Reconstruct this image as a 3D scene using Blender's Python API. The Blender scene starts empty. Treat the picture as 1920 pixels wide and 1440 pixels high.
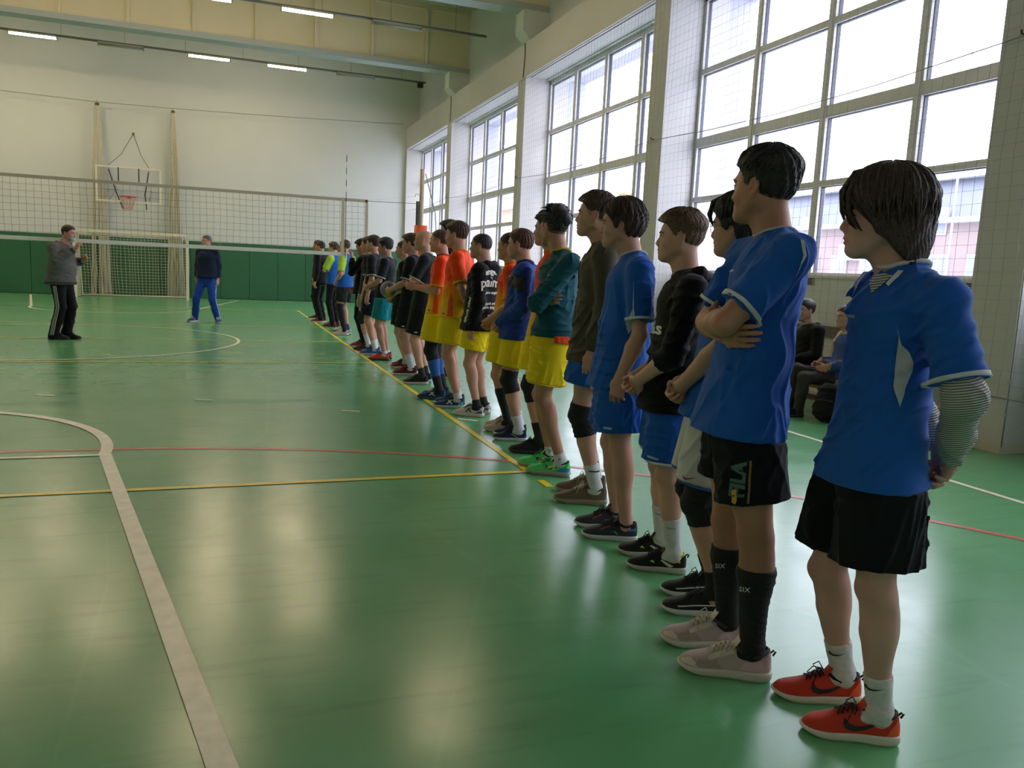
import bpy, math, random
import numpy as np
from mathutils import Vector, Matrix
from mathutils.bvhtree import BVHTree

# ------------------------------------------------------------------ camera, world, exposure
SC = bpy.context.scene
COL = SC.collection
cam_d = bpy.data.cameras.new('camera')
cam = bpy.data.objects.new('camera', cam_d)
COL.objects.link(cam)
cam_d.sensor_width = 36.0
cam_d.lens = 1473.95 / 1920 * 36.0
cam_d.clip_start = 0.05
cam_d.clip_end = 400
CYAW, CPIT, CROL = 0.352729, -0.140228, 0.0457597
_f = Vector((math.sin(CYAW) * math.cos(CPIT), math.cos(CYAW) * math.cos(CPIT), math.sin(CPIT)))
_r = Vector((math.cos(CYAW), -math.sin(CYAW), 0))
_u = _r.cross(_f)
_r2 = _r * math.cos(CROL) + _u * math.sin(CROL)
_u2 = -_r * math.sin(CROL) + _u * math.cos(CROL)
cam.matrix_world = Matrix(((_r2.x, _u2.x, -_f.x, -1.9238), (_r2.y, _u2.y, -_f.y, -4.7444),
                           (_r2.z, _u2.z, -_f.z, 1.3123), (0, 0, 0, 1)))
SC.camera = cam

world = bpy.data.worlds.new('overcast_sky')
SC.world = world
world.use_nodes = True
_nt = world.node_tree
_nt.nodes.clear()
_o = _nt.nodes.new('ShaderNodeOutputWorld')
_bg = _nt.nodes.new('ShaderNodeBackground')
_tc = _nt.nodes.new('ShaderNodeTexCoord')
_sx = _nt.nodes.new('ShaderNodeSeparateXYZ')
_rp = _nt.nodes.new('ShaderNodeValToRGB')
_rp.color_ramp.elements[0].position = 0.0
_rp.color_ramp.elements[0].color = (0.84, 0.86, 0.98, 1)
_rp.color_ramp.elements[1].position = 0.7
_rp.color_ramp.elements[1].color = (0.92, 0.97, 1.04, 1)
_nt.links.new(_tc.outputs['Generated'], _sx.inputs[0])
_nt.links.new(_sx.outputs[2], _rp.inputs[0])
_nt.links.new(_rp.outputs[0], _bg.inputs[0])
_bg.inputs[1].default_value = SKY = 4.8
_nt.links.new(_bg.outputs[0], _o.inputs[0])

SC.view_settings.view_transform = 'Standard'
SC.view_settings.look = 'None'
SC.view_settings.gamma = 1
SC.view_settings.use_curve_mapping = False
SC.view_settings.exposure = 0.68
SC.cycles.max_bounces = 8
SC.cycles.diffuse_bounces = 5
SC.cycles.transparent_max_bounces = 12
SC.cycles.sample_clamp_indirect = 4.0
TUBE = 78.0      # strength of the lit lamp tubes

# the daylight comes in through the windows: sampling portals in the window openings
for _k in range(5):
    _l = bpy.data.lights.new('window_portal', 'AREA')
    _l.shape = 'RECTANGLE'
    _l.size, _l.size_y = 5.42, 4.05
    _l.cycles.is_portal = True
    _lo = bpy.data.objects.new('window_portal', _l)
    _lo.location = (5.74, -2.85 + 5.93 * _k, 3.45)
    _lo.rotation_euler = (math.radians(90), 0, math.radians(90))
    COL.objects.link(_lo)

# ------------------------------------------------------------------ materials
MATS = {}


def mat(name, col, rough=0.6, noise=0.0, nscale=8.0, bump=0.0, bscale=60.0, metal=0.0, emit=0.0, spec=0.5, sheen=0.0, attr=None, coat=0.0):
    if name in MATS:
        return MATS[name]
    m = bpy.data.materials.new(name)
    m.use_nodes = True
    nt = m.node_tree
    b = nt.nodes['Principled BSDF']
    c4 = (col[0], col[1], col[2], 1)
    b.inputs['Base Color'].default_value = c4
    b.inputs['Roughness'].default_value = rough
    b.inputs['Metallic'].default_value = metal
    b.inputs['Specular IOR Level'].default_value = spec
    if sheen:
        b.inputs['Sheen Weight'].default_value = sheen
    if coat:
        b.inputs['Coat Weight'].default_value = coat
    src = None
    if attr:
        a = nt.nodes.new('ShaderNodeAttribute')
        a.attribute_name = attr
        src = a.outputs['Color']
    if noise:
        tc = nt.nodes.new('ShaderNodeTexCoord')
        n = nt.nodes.new('ShaderNodeTexNoise')
        n.inputs['Scale'].default_value = nscale
        n.inputs['Detail'].default_value = 5
        nt.links.new(tc.outputs['Object'], n.inputs['Vector'])
        mx = nt.nodes.new('ShaderNodeMix')
        mx.data_type = 'RGBA'
        mx.blend_type = 'MULTIPLY'
        mx.inputs[0].default_value = 1.0
        rp = nt.nodes.new('ShaderNodeValToRGB')
        lo = 1 - noise
        rp.color_ramp.elements[0].position = 0.3
        rp.color_ramp.elements[0].color = (lo, lo, lo, 1)
        rp.color_ramp.elements[1].position = 0.7
        rp.color_ramp.elements[1].color = (1, 1, 1, 1)
        nt.links.new(n.outputs['Fac'], rp.inputs[0])
        nt.links.new(rp.outputs[0], mx.inputs[7])
        if src:
            nt.links.new(src, mx.inputs[6])
        else:
            mx.inputs[6].default_value = c4
        src = mx.outputs[2]
    if src:
        nt.links.new(src, b.inputs['Base Color'])
    if bump:
        tc = nt.nodes.new('ShaderNodeTexCoord')
        n = nt.nodes.new('ShaderNodeTexNoise')
        n.inputs['Scale'].default_value = bscale
        n.inputs['Detail'].default_value = 4
        nt.links.new(tc.outputs['Object'], n.inputs['Vector'])
        bp = nt.nodes.new('ShaderNodeBump')
        bp.inputs['Strength'].default_value = bump
        bp.inputs['Distance'].default_value = 0.01
        nt.links.new(n.outputs['Fac'], bp.inputs['Height'])
        nt.links.new(bp.outputs[0], b.inputs['Normal'])
    if emit:
        b.inputs['Emission Color'].default_value = c4
        b.inputs['Emission Strength'].default_value = emit
    MATS[name] = m
    return m


def rotz(a): c, s = math.cos(a), math.sin(a); return np.array([[c, -s, 0], [s, c, 0], [0, 0, 1.]])
def roty(a): c, s = math.cos(a), math.sin(a); return np.array([[c, 0, s], [0, 1, 0], [-s, 0, c]])
def rotx(a): c, s = math.cos(a), math.sin(a); return np.array([[1, 0, 0], [0, c, -s], [0, s, c]])
RAD = math.radians


def lin(h):
    """sRGB hex -> linear"""
    h = h.lstrip('#')
    out = []
    for i in (0, 2, 4):
        c = int(h[i:i + 2], 16) / 255
        out.append(c / 12.92 if c <= .04045 else ((c + .055) / 1.055) ** 2.4)
    return tuple(out)


def cloth(hexc, rough=0.8, sheen=0.06, bump=0.0):
    return mat('cloth_' + hexc.strip('#'), lin(hexc), rough, noise=0.12, nscale=5, sheen=sheen, bump=bump, bscale=300, spec=.2)


def plain(hexc, rough=0.5, noise=0.0):
    return mat('plain_%s_%d' % (hexc.strip('#'), int(rough * 100)), lin(hexc), rough, noise=noise, nscale=40)


def ramp_z(name, stops, rough=0.7):
    """cloth whose dye changes with height (sublimated jerseys)"""
    m = mat(name, (1, 1, 1), rough, spec=.2)
    nt = m.node_tree
    b = nt.nodes['Principled BSDF']
    tc = nt.nodes.new('ShaderNodeTexCoord')
    s = nt.nodes.new('ShaderNodeSeparateXYZ')
    mr = nt.nodes.new('ShaderNodeMapRange')
    mr.inputs[1].default_value = 0.7
    mr.inputs[2].default_value = 1.5
    rp = nt.nodes.new('ShaderNodeValToRGB')
    while len(rp.color_ramp.elements) < len(stops):
        rp.color_ramp.elements.new(0.5)
    for e, (p, c) in zip(rp.color_ramp.elements, stops):
        e.position = (p - 0.7) / 0.8
        e.color = (*c, 1)
    nt.links.new(tc.outputs['Object'], s.inputs[0])
    nt.links.new(s.outputs[2], mr.inputs[0])
    nt.links.new(mr.outputs[0], rp.inputs[0])
    nt.links.new(rp.outputs[0], b.inputs['Base Color'])
    return m


def stripes(name, c1, c2, period, duty=0.5, rough=0.8, axis=2):
    """woven horizontal stripes"""
    m = mat(name, c1, rough)
    nt = m.node_tree
    b = nt.nodes['Principled BSDF']
    tc = nt.nodes.new('ShaderNodeTexCoord')
    s = nt.nodes.new('ShaderNodeSeparateXYZ')
    ad = nt.nodes.new('ShaderNodeMath'); ad.operation = 'MULTIPLY_ADD'
    ad.inputs[1].default_value = 0.25
    a = nt.nodes.new('ShaderNodeMath'); a.operation = 'DIVIDE'; a.inputs[1].default_value = period
    f = nt.nodes.new('ShaderNodeMath'); f.operation = 'FRACT'
    g = nt.nodes.new('ShaderNodeMath'); g.operation = 'GREATER_THAN'; g.inputs[1].default_value = duty
    mx = nt.nodes.new('ShaderNodeMix'); mx.data_type = 'RGBA'
    mx.inputs[6].default_value = (*c1, 1)
    mx.inputs[7].default_value = (*c2, 1)
    nt.links.new(tc.outputs['Object'], s.inputs[0])
    nt.links.new(s.outputs[0], ad.inputs[0])
    nt.links.new(s.outputs[axis], ad.inputs[2])
    nt.links.new(ad.outputs[0], a.inputs[0])
    nt.links.new(a.outputs[0], f.inputs[0])
    nt.links.new(f.outputs[0], g.inputs[0])
    nt.links.new(g.outputs[0], mx.inputs[0])
    nt.links.new(mx.outputs[2], b.inputs['Base Color'])
    return m


# ------------------------------------------------------------------ object helpers
def tag(o, label=None, cat=None, group=None, kind=None):
    if label: o['label'] = label
    if cat: o['category'] = cat
    if group: o['group'] = group
    if kind: o['kind'] = kind
    return o


def empty(name, loc=(0, 0, 0), rz=0.0, label=None, cat=None, group=None):
    o = bpy.data.objects.new(name, None)
    o.location = loc
    o.rotation_euler = (0, 0, rz)
    o.empty_display_size = 0.2
    COL.objects.link(o)
    return tag(o, label, cat, group)


def link(name, me, m=None, parent=None):
    if m is not None:
        if isinstance(m, (list, tuple)):
            for q in m: me.materials.append(q)
        else:
            me.materials.append(m)
    o = bpy.data.objects.new(name, me)
    COL.objects.link(o)
    if parent is not None:
        o.parent = parent
    return o


def qmesh(name, V, F, smooth=True):
    """quads/tris given as an (n,4) int array; a repeated last index makes a triangle"""
    V = np.asarray(V, dtype=np.float32)
    F = np.asarray(F, dtype=np.int32)
    me = bpy.data.meshes.new(name)
    me.vertices.add(len(V))
    me.vertices.foreach_set('co', V.ravel())
    n = len(F)
    me.loops.add(n * 4)
    me.loops.foreach_set('vertex_index', F.ravel())
    me.polygons.add(n)
    me.polygons.foreach_set('loop_start', np.arange(0, n * 4, 4, dtype=np.int32))
    me.polygons.foreach_set('use_smooth', np.full(n, smooth))
    me.update(calc_edges=True)
    return me


class MB:
    """collects simple solids into one mesh"""
    def __init__(s): s.v = []; s.f = []; s.sm = []

    def add(s, V, F, smooth=False):
        n = len(s.v)
        s.v += [tuple(map(float, p)) for p in V]
        s.f += [tuple(int(i) + n for i in q) for q in F]
        s.sm += [smooth] * len(F)
        return s

    def box(s, x0, x1, y0, y1, z0, z1):
        if x0 > x1: x0, x1 = x1, x0
        if y0 > y1: y0, y1 = y1, y0
        if z0 > z1: z0, z1 = z1, z0
        V = [(x0, y0, z0), (x1, y0, z0), (x1, y1, z0), (x0, y1, z0), (x0, y0, z1), (x1, y0, z1), (x1, y1, z1), (x0, y1, z1)]
        return s.add(V, [(0, 3, 2, 1), (4, 5, 6, 7), (0, 1, 5, 4), (1, 2, 6, 5), (2, 3, 7, 6), (3, 0, 4, 7)])

    def prism(s, pts, ax, a, b):
        """polygon pts (2D) extruded along axis ax from a to b"""
        n = len(pts)
        def P(p, t):
            q = [0, 0, 0]; o = [i for i in range(3) if i != ax]
            q[o[0]], q[o[1]], q[ax] = p[0], p[1], t
            return q
        V = [P(p, a) for p in pts] + [P(p, b) for p in pts]
        F = [tuple(range(n))[::-1], tuple(range(n, 2 * n))] + [(i, (i + 1) % n, (i + 1) % n + n, i + n) for i in range(n)]
        return s.add(V, F)

    def tube(s, pts, r, n=8, cap=True, smooth=True, flat=1.0):
        V, F = tube_geo(pts, r, n, flat, cap)
        return s.add(V, F, smooth)

    def build(s, name, m=None, parent=None):
        me = bpy.data.meshes.new(name)
        me.from_pydata(s.v, [], s.f)
        me.polygons.foreach_set('use_smooth', s.sm)
        me.update()
        return link(name, me, m, parent)


def tube_geo(pts, r, n=8, flat=1.0, cap=True, closed=False, up=(0, 0, 1)):
    pts = [np.array(p, float) for p in pts]
    m = len(pts)
    rr = [r] * m if np.isscalar(r) else list(r)
    V = []; F = []
    up = np.array(up, float)
    pu = None
    for i, p in enumerate(pts):
        if closed:
            t = pts[(i + 1) % m] - pts[i - 1]
        else:
            t = pts[min(i + 1, m - 1)] - pts[max(i - 1, 0)]
        t /= (np.linalg.norm(t) + 1e-12)
        a = up if pu is None else pu
        u = a - t * (a @ t)
        if np.linalg.norm(u) < 1e-3:
            u = np.cross(t, (1, 0, 0)) if abs(t[0]) < .9 else np.cross(t, (0, 1, 0))
        u /= np.linalg.norm(u)
        pu = u
        w = np.cross(t, u)
        for k in range(n):
            c = 2 * math.pi * k / n
            V.append(p + rr[i] * (flat * math.cos(c) * u + math.sin(c) * w))
    for i in range(m if closed else m - 1):
        j = (i + 1) % m
        for k in range(n):
            k2 = (k + 1) % n
            F.append((i * n + k, i * n + k2, j * n + k2, j * n + k))
    if cap and not closed:
        F.append(tuple(range(n))[::-1])
        F.append(tuple(range((m - 1) * n, m * n)))
    return V, F


# ------------------------------------------------------------------ implicit surfaces (bodies and cloth)
def V3(*a):
    return np.array(a if len(a) > 1 else a[0], dtype=np.float64)


def nrm(v):
    v = np.asarray(v, float)
    return v / (np.linalg.norm(v) + 1e-12)


class Fld:
    def __init__(s, lo, hi, h):
        s.h = h
        s.lo = np.asarray(lo, float)
        s.n = np.maximum(np.ceil((np.asarray(hi, float) - s.lo) / h).astype(int) + 1, 4)
        s.v = np.full(s.n, 0.06, dtype=np.float32)
        s.ax = [(s.lo[i] + h * np.arange(s.n[i])).astype(np.float32) for i in range(3)]

    def blk(s, lo, hi):
        a = np.clip(np.floor((np.asarray(lo) - s.lo) / s.h).astype(int), 0, s.n - 1)
        b = np.clip(np.ceil((np.asarray(hi) - s.lo) / s.h).astype(int) + 1, 1, s.n)
        if np.any(b - a < 1):
            return None
        sl = tuple(slice(a[i], b[i]) for i in range(3))
        P = [s.ax[i][sl[i]] for i in range(3)]
        return sl, P[0][:, None, None], P[1][None, :, None], P[2][None, None, :]

    def comb(s, sl, d, k, op):
        o = s.v[sl]
        if op == 'u':
            if k > 0:
                hh = np.maximum(k - np.abs(o - d), 0) / k
                s.v[sl] = np.minimum(o, d) - hh * hh * k * 0.25
            else:
                s.v[sl] = np.minimum(o, d)
        elif op == 's':
            d = -d
            hh = np.maximum(k - np.abs(o - d), 0) / max(k, 1e-6)
            s.v[sl] = np.maximum(o, d) + hh * hh * k * 0.25

    def seg(s, a, b, ra, rb=None, u=(0, 1, 0), k=0.02, op='u', flat0=False, flat1=False):
        a = V3(a); b = V3(b)
        ra = (ra, ra) if np.isscalar(ra) else ra
        rb = ra if rb is None else ((rb, rb) if np.isscalar(rb) else rb)
        m = max(*ra, *rb) + k + 2 * s.h
        g = s.blk(np.minimum(a, b) - m, np.maximum(a, b) + m)
        if g is None: return s
        sl, X, Y, Z = g
        ab = b - a
        L = np.linalg.norm(ab)
        if L < 1e-6: ab = V3(0, 0, 1e-6); L = 1e-6
        e = ab / L
        u = np.asarray(u, float)
        u = u - e * (u @ e)
        if np.linalg.norm(u) < 1e-3: u = np.cross(e, (1, 0, 0.01))
        u = nrm(u)
        w = np.cross(e, u)
        t0 = ((X - a[0]) * e[0] + (Y - a[1]) * e[1] + (Z - a[2]) * e[2])
        t = np.clip(t0 / L, 0, 1)
        qa = t0 - t * L
        qu = (X - a[0]) * u[0] + (Y - a[1]) * u[1] + (Z - a[2]) * u[2]
        qw = (X - a[0]) * w[0] + (Y - a[1]) * w[1] + (Z - a[2]) * w[2]
        ru = ra[0] + (rb[0] - ra[0]) * t
        rw = ra[1] + (rb[1] - ra[1]) * t
        mn = np.minimum(ru, rw)
        if flat0 or flat1:
            d = (np.sqrt((qu / ru) ** 2 + (qw / rw) ** 2) - 1) * mn
            q0 = 0 if flat0 else np.minimum(t0, 0)
            q1 = 0 if flat1 else np.maximum(t0 - L, 0)
            d = (np.sqrt((qu / ru) ** 2 + (qw / rw) ** 2 + ((q0 + q1) / mn) ** 2) - 1) * mn
            if flat1: d = np.maximum(d, t0 - L)
            if flat0: d = np.maximum(d, -t0)
        else:
            d = (np.sqrt((qu / ru) ** 2 + (qw / rw) ** 2 + (qa / mn) ** 2) - 1) * mn
        s.comb(sl, d.astype(np.float32), k, op)
        return s

    def ell(s, c, r, R=None, k=0.02, op='u'):
        c = V3(c)
        r = (r, r, r) if np.isscalar(r) else r
        m = max(r) + k + 2 * s.h
        g = s.blk(c - m, c + m)
        if g is None: return s
        sl, X, Y, Z = g
        x, y, z = X - c[0], Y - c[1], Z - c[2]
        if R is None:
            d = np.sqrt((x / r[0]) ** 2 + (y / r[1]) ** 2 + (z / r[2]) ** 2)
        else:
            q = [x * R[0, i] + y * R[1, i] + z * R[2, i] for i in range(3)]
            d = np.sqrt((q[0] / r[0]) ** 2 + (q[1] / r[1]) ** 2 + (q[2] / r[2]) ** 2)
        s.comb(sl, ((d - 1) * min(r)).astype(np.float32), k, op)
        return s

    def cut(s, p, n, k=0.0):
        """remove everything on the side the normal n points to"""
        p = V3(p); n = nrm(n)
        d = ((s.ax[0] - p[0]) * n[0])[:, None, None] + ((s.ax[1] - p[1]) * n[1])[None, :, None] + ((s.ax[2] - p[2]) * n[2])[None, None, :]
        s.v = np.maximum(s.v, d.astype(np.float32))
        return s

    def cutlocal(s, p, n, lo, hi):
        g = s.blk(lo, hi)
        if g is None: return s
        sl, X, Y, Z = g
        n = nrm(n)
        s.v[sl] = np.maximum(s.v[sl], ((X - p[0]) * n[0] + (Y - p[1]) * n[1] + (Z - p[2]) * n[2]).astype(np.float32))
        return s

    def wrinkle(s, seed, amp, lam=0.09, dirn=(0.4, 0.2, 1.0), band=0.03):
        """cloth folds: sharpened warped waves displacing the surface"""
        rs = np.random.RandomState(seed)
        X, Y, Z = s.ax[0][:, None, None], s.ax[1][None, :, None], s.ax[2][None, None, :]
        acc = 0
        for i in range(4):
            d = nrm(np.asarray(dirn) + rs.normal(0, 0.45, 3))
            v = rs.normal(0, 1, 3); v2 = rs.normal(0, 1, 3)
            w = 2 * math.pi / (lam * rs.uniform(1.0, 2.2))
            ph = rs.uniform(0, 6.3)
            warp = 2.2 * np.sin(X * v[0] * 9 + Y * v[1] * 9 + Z * v[2] * 7 + ph) + .8 * np.sin(X * v2[0] * 23 + Y * v2[1] * 23 + Z * v2[2] * 19 + ph)
            q = np.sin((X * d[0] + Y * d[1] + Z * d[2]) * w + warp + ph * 2)
            msk = np.clip(.25 + .9 * np.sin(X * v2[1] * 12 + Y * v2[2] * 12 + Z * v2[0] * 9 + ph * 3), 0, 1)
            acc = acc + (1 - np.sqrt(q * q + .02)) ** 2 * msk * 1.1
        s.v = s.v - (amp * (acc - 0.45)).astype(np.float32)
        return s

    def mesh(s):
        v = s.v
        v[0] = v[-1] = 0.05
        v[:, 0] = v[:, -1] = 0.05
        v[:, :, 0] = v[:, :, -1] = 0.05
        ng = v < 0
        c = ng.astype(np.int8)
        cnt = c[:-1] + c[1:]
        cnt = cnt[:, :-1] + cnt[:, 1:]
        cnt = cnt[:, :, :-1] + cnt[:, :, 1:]
        mixed = (cnt > 0) & (cnt < 8)
        I = np.argwhere(mixed)
        idx = np.full(mixed.shape, -1, dtype=np.int32)
        idx[mixed] = np.arange(len(I))
        acc = np.zeros((len(I), 3)); num = np.zeros(len(I))
        co = [(i, j, k) for i in (0, 1) for j in (0, 1) for k in (0, 1)]
        cv = {q: v[I[:, 0] + q[0], I[:, 1] + q[1], I[:, 2] + q[2]] for q in co}
        for a in co:
            for axn in range(3):
                if a[axn] == 0:
                    b = list(a); b[axn] = 1; b = tuple(b)
                    va, vb = cv[a], cv[b]
                    m = (va < 0) != (vb < 0)
                    t = np.where(m, va / np.where(m, va - vb, 1), 0)
                    for q in range(3):
                        acc[:, q] += np.where(m, a[q] + (t if q == axn else 0), 0)
                    num += m
        P = s.lo + s.h * (I + acc / num[:, None])
        Q = []
        for axn in range(3):
            o = [i for i in range(3) if i != axn]
            sa = [slice(None)] * 3; sb = [slice(None)] * 3
            sa[axn] = slice(0, -1); sb[axn] = slice(1, None)
            A, B = ng[tuple(sa)], ng[tuple(sb)]
            E = np.argwhere(A != B)
            E = E[(E[:, o[0]] > 0) & (E[:, o[1]] > 0) & (E[:, o[0]] < mixed.shape[o[0]]) & (E[:, o[1]] < mixed.shape[o[1]])]
            if not len(E): continue
            def at(d0, d1):
                T = E.copy(); T[:, o[0]] -= d0; T[:, o[1]] -= d1
                return idx[T[:, 0], T[:, 1], T[:, 2]]
            q = np.stack([at(1, 1), at(0, 1), at(0, 0), at(1, 0)], 1)
            flip = ~A[E[:, 0], E[:, 1], E[:, 2]]
            if axn == 1: flip = ~flip
            q[flip] = q[flip][:, ::-1]
            Q.append(q)
        return P, np.concatenate(Q)


def bvh_of(P, Q):
    return BVHTree.FromPolygons([tuple(p) for p in P.tolist()], [tuple(q) for q in Q.tolist()])


def smooth_mesh(P, Q, it=1, f=0.5):
    n = len(P)
    for _ in range(it):
        acc = np.zeros((n, 3)); cnt = np.zeros(n)
        for a in range(4):
            for b in ((a + 1) % 4,):
                i, j = Q[:, a], Q[:, b]
                for q in range(3):
                    acc[:, q] += np.bincount(i, P[j, q], n) + np.bincount(j, P[i, q], n)
                cnt += np.bincount(i, minlength=n) + np.bincount(j, minlength=n)
        P = P * (1 - f) + f * acc / np.maximum(cnt, 1)[:, None]
    return P


# ------------------------------------------------------------------ the hall
XR, XL, YF, YB = 4.15, -13.2, 23.8, -5.95     # pillar faces right, wall left, far wall, near end wall
XW = 4.75                                      # window plane
ZC = 8.75
PITCH = 5.93
PN = [-0.10 + PITCH * k for k in range(-1, 5)]   # near edges of the pillars
PF = [y + 0.46 for y in PN]

WALL = mat('wall_paint', lin('#cdd0cd'), 0.7, noise=0.05, nscale=0.7, bump=0.05, bscale=40)
WALL2 = mat('pillar_paint', lin('#c8c4c2'), 0.7, noise=0.06, nscale=0.9, bump=0.05, bscale=40)
TRIMP = mat('trim_cream', lin('#c9c1ac'), 0.6, noise=0.08, nscale=3)
BEAMC = mat('beam_cream', lin('#ded2b4'), 0.75, noise=0.07, nscale=0.8)
CEIL = mat('ceiling_paint', lin('#b9bba8'), 0.85, noise=0.08, nscale=0.6)
FRAME = mat('window_frame_white', lin('#cfccc6'), 0.4, noise=0.03)
MATG = mat('green_mat', lin('#23603f'), 0.55, noise=0.12, nscale=1.5, bump=0.08, bscale=30)


def floor_material():
    m = mat('green_floor', (1, 1, 1), 0.3)
    nt = m.node_tree
    b = nt.nodes['Principled BSDF']
    tc = nt.nodes.new('ShaderNodeTexCoord')
    n1 = nt.nodes.new('ShaderNodeTexNoise'); n1.inputs['Scale'].default_value = .7; n1.inputs['Detail'].default_value = 6; n1.inputs['Roughness'].default_value = .65
    n2 = nt.nodes.new('ShaderNodeTexNoise'); n2.inputs['Scale'].default_value = 3; n2.inputs['Detail'].default_value = 6
    mp = nt.nodes.new('ShaderNodeMapping'); mp.inputs['Scale'].default_value = (1, 7, 1); mp.inputs['Rotation'].default_value = (0, 0, .5)
    n3 = nt.nodes.new('ShaderNodeTexNoise'); n3.inputs['Scale'].default_value = 2.2; n3.inputs['Detail'].default_value = 8
    nt.links.new(tc.outputs['Object'], n1.inputs[0]); nt.links.new(tc.outputs['Object'], n2.inputs[0])
    nt.links.new(tc.outputs['Object'], mp.inputs[0]); nt.links.new(mp.outputs[0], n3.inputs[0])
    r = nt.nodes.new('ShaderNodeValToRGB')
    r.color_ramp.elements[0].position = .3; r.color_ramp.elements[0].color = (*lin('#5c9d68'), 1)
    r.color_ramp.elements[1].position = .75; r.color_ramp.elements[1].color = (*lin('#68aa74'), 1)
    nt.links.new(n1.outputs[0], r.inputs[0])
    mx = nt.nodes.new('ShaderNodeMix'); mx.data_type = 'RGBA'; mx.blend_type = 'MULTIPLY'; mx.inputs[0].default_value = 1
    r2 = nt.nodes.new('ShaderNodeValToRGB')
    r2.color_ramp.elements[0].position = .25; r2.color_ramp.elements[0].color = (.86, .86, .86, 1)
    r2.color_ramp.elements[1].position = .45; r2.color_ramp.elements[1].color = (1, 1, 1, 1)
    nt.links.new(n3.outputs[0], r2.inputs[0])
    nt.links.new(r.outputs[0], mx.inputs[6]); nt.links.new(r2.outputs[0], mx.inputs[7])
    # scuffs: thin dark scratches
    v = nt.nodes.new('ShaderNodeTexVoronoi'); v.feature = 'DISTANCE_TO_EDGE'; v.inputs['Scale'].default_value = .55
    mp2 = nt.nodes.new('ShaderNodeMapping'); mp2.inputs['Scale'].default_value = (1.3, .35, 1); mp2.inputs['Rotation'].default_value = (0, 0, .3)
    nt.links.new(tc.outputs['Object'], mp2.inputs[0]); nt.links.new(mp2.outputs[0], v.inputs['Vector'])
    r3 = nt.nodes.new('ShaderNodeValToRGB')
    r3.color_ramp.elements[0].position = 0; r3.color_ramp.elements[0].color = (1.05, 1.05, 1.05, 1)
    r3.color_ramp.elements[1].position = .006; r3.color_ramp.elements[1].color = (1, 1, 1, 1)
    nt.links.new(v.outputs['Distance'], r3.inputs[0])
    mx2 = nt.nodes.new('ShaderNodeMix'); mx2.data_type = 'RGBA'; mx2.blend_type = 'MULTIPLY'; mx2.inputs[0].default_value = 1
    nt.links.new(mx.outputs[2], mx2.inputs[6]); nt.links.new(r3.outputs[0], mx2.inputs[7])
    nt.links.new(mx2.outputs[2], b.inputs['Base Color'])
    rr = nt.nodes.new('ShaderNodeMapRange'); rr.inputs[1].default_value = .3; rr.inputs[2].default_value = .7
    rr.inputs[3].default_value = FLOOR_R0; rr.inputs[4].default_value = FLOOR_R1
    nt.links.new(n2.outputs[0], rr.inputs[0]); nt.links.new(rr.outputs[0], b.inputs['Roughness'])
    b.inputs['Specular IOR Level'].default_value = .6
    bp = nt.nodes.new('ShaderNodeBump'); bp.inputs['Strength'].default_value = .012; bp.inputs['Distance'].default_value = .01
    n4 = nt.nodes.new('ShaderNodeTexNoise'); n4.inputs['Scale'].default_value = 3.2; n4.inputs['Detail'].default_value = 3
    nt.links.new(tc.outputs['Object'], n4.inputs[0]); nt.links.new(n4.outputs[0], bp.inputs['Height']); nt.links.new(bp.outputs[0], b.inputs['Normal'])
    return m


FLOOR_R0, FLOOR_R1 = .20, .27
b = MB(); b.box(XL - .4, 5.2, YB - .4, YF + .4, -.3, 0)
tag(b.build('floor', floor_material()), kind='structure')

# end walls and left wall
b = MB(); b.box(XL - .4, 5.2, YF, YF + .35, 0, ZC + .5); tag(b.build('wall_far', WALL), kind='structure')
b = MB(); b.box(XL - .4, 5.2, YB - .35, YB, 0, ZC + .5); tag(b.build('wall_near', WALL), kind='structure')
b = MB(); b.box(XL - .35, XL, YB, YF, 0, ZC + .5); tag(b.build('wall_left', WALL), kind='structure')

# right wall: parapet, pillars, lintel band, recessed upper wall
rw = MB()
rw.box(4.62, 5.15, YB, YF, 0, 1.43)                     # parapet under the windows
rw.box(4.63, 5.15, YB, YF, 5.46, ZC + .5)               # upper wall
wr = tag(rw.build('wall_right', WALL), kind='structure')
b = MB(); b.box(XR, 5.15, YB, YF, 5.48, 6.20)
lint = b.build('lintel_band', WALL2, wr)
b = MB(); b.box(XR + .10, XR + .12, YB, YF, 5.474, 5.479)
b.build('soffit_joint', plain('#55585a', .8), wr)
for k, (y0, y1) in enumerate(zip(PN, PF)):
    b = MB(); b.box(XR, 5.15, max(y0, YB), y1, 0, 5.48)
    b.build('pillar', WALL2, wr)
b = MB(); b.box(XR, 5.15, PN[-1] + PITCH - .02, YF, 0, 5.48); b.build('pillar', WALL2, wr)
# corbels over the pillars that carry the roof beams
for y in PN[1:5]:
    yc = y + .23
    b = MB()
    b.prism([(XR - .12, 6.84), (4.66, 6.84), (4.66, 6.16), (XR + .17, 6.16), (XR - .12, 6.42)], 1, yc - .24, yc + .24)
    b.build('corbel', WALL, wr)

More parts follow.
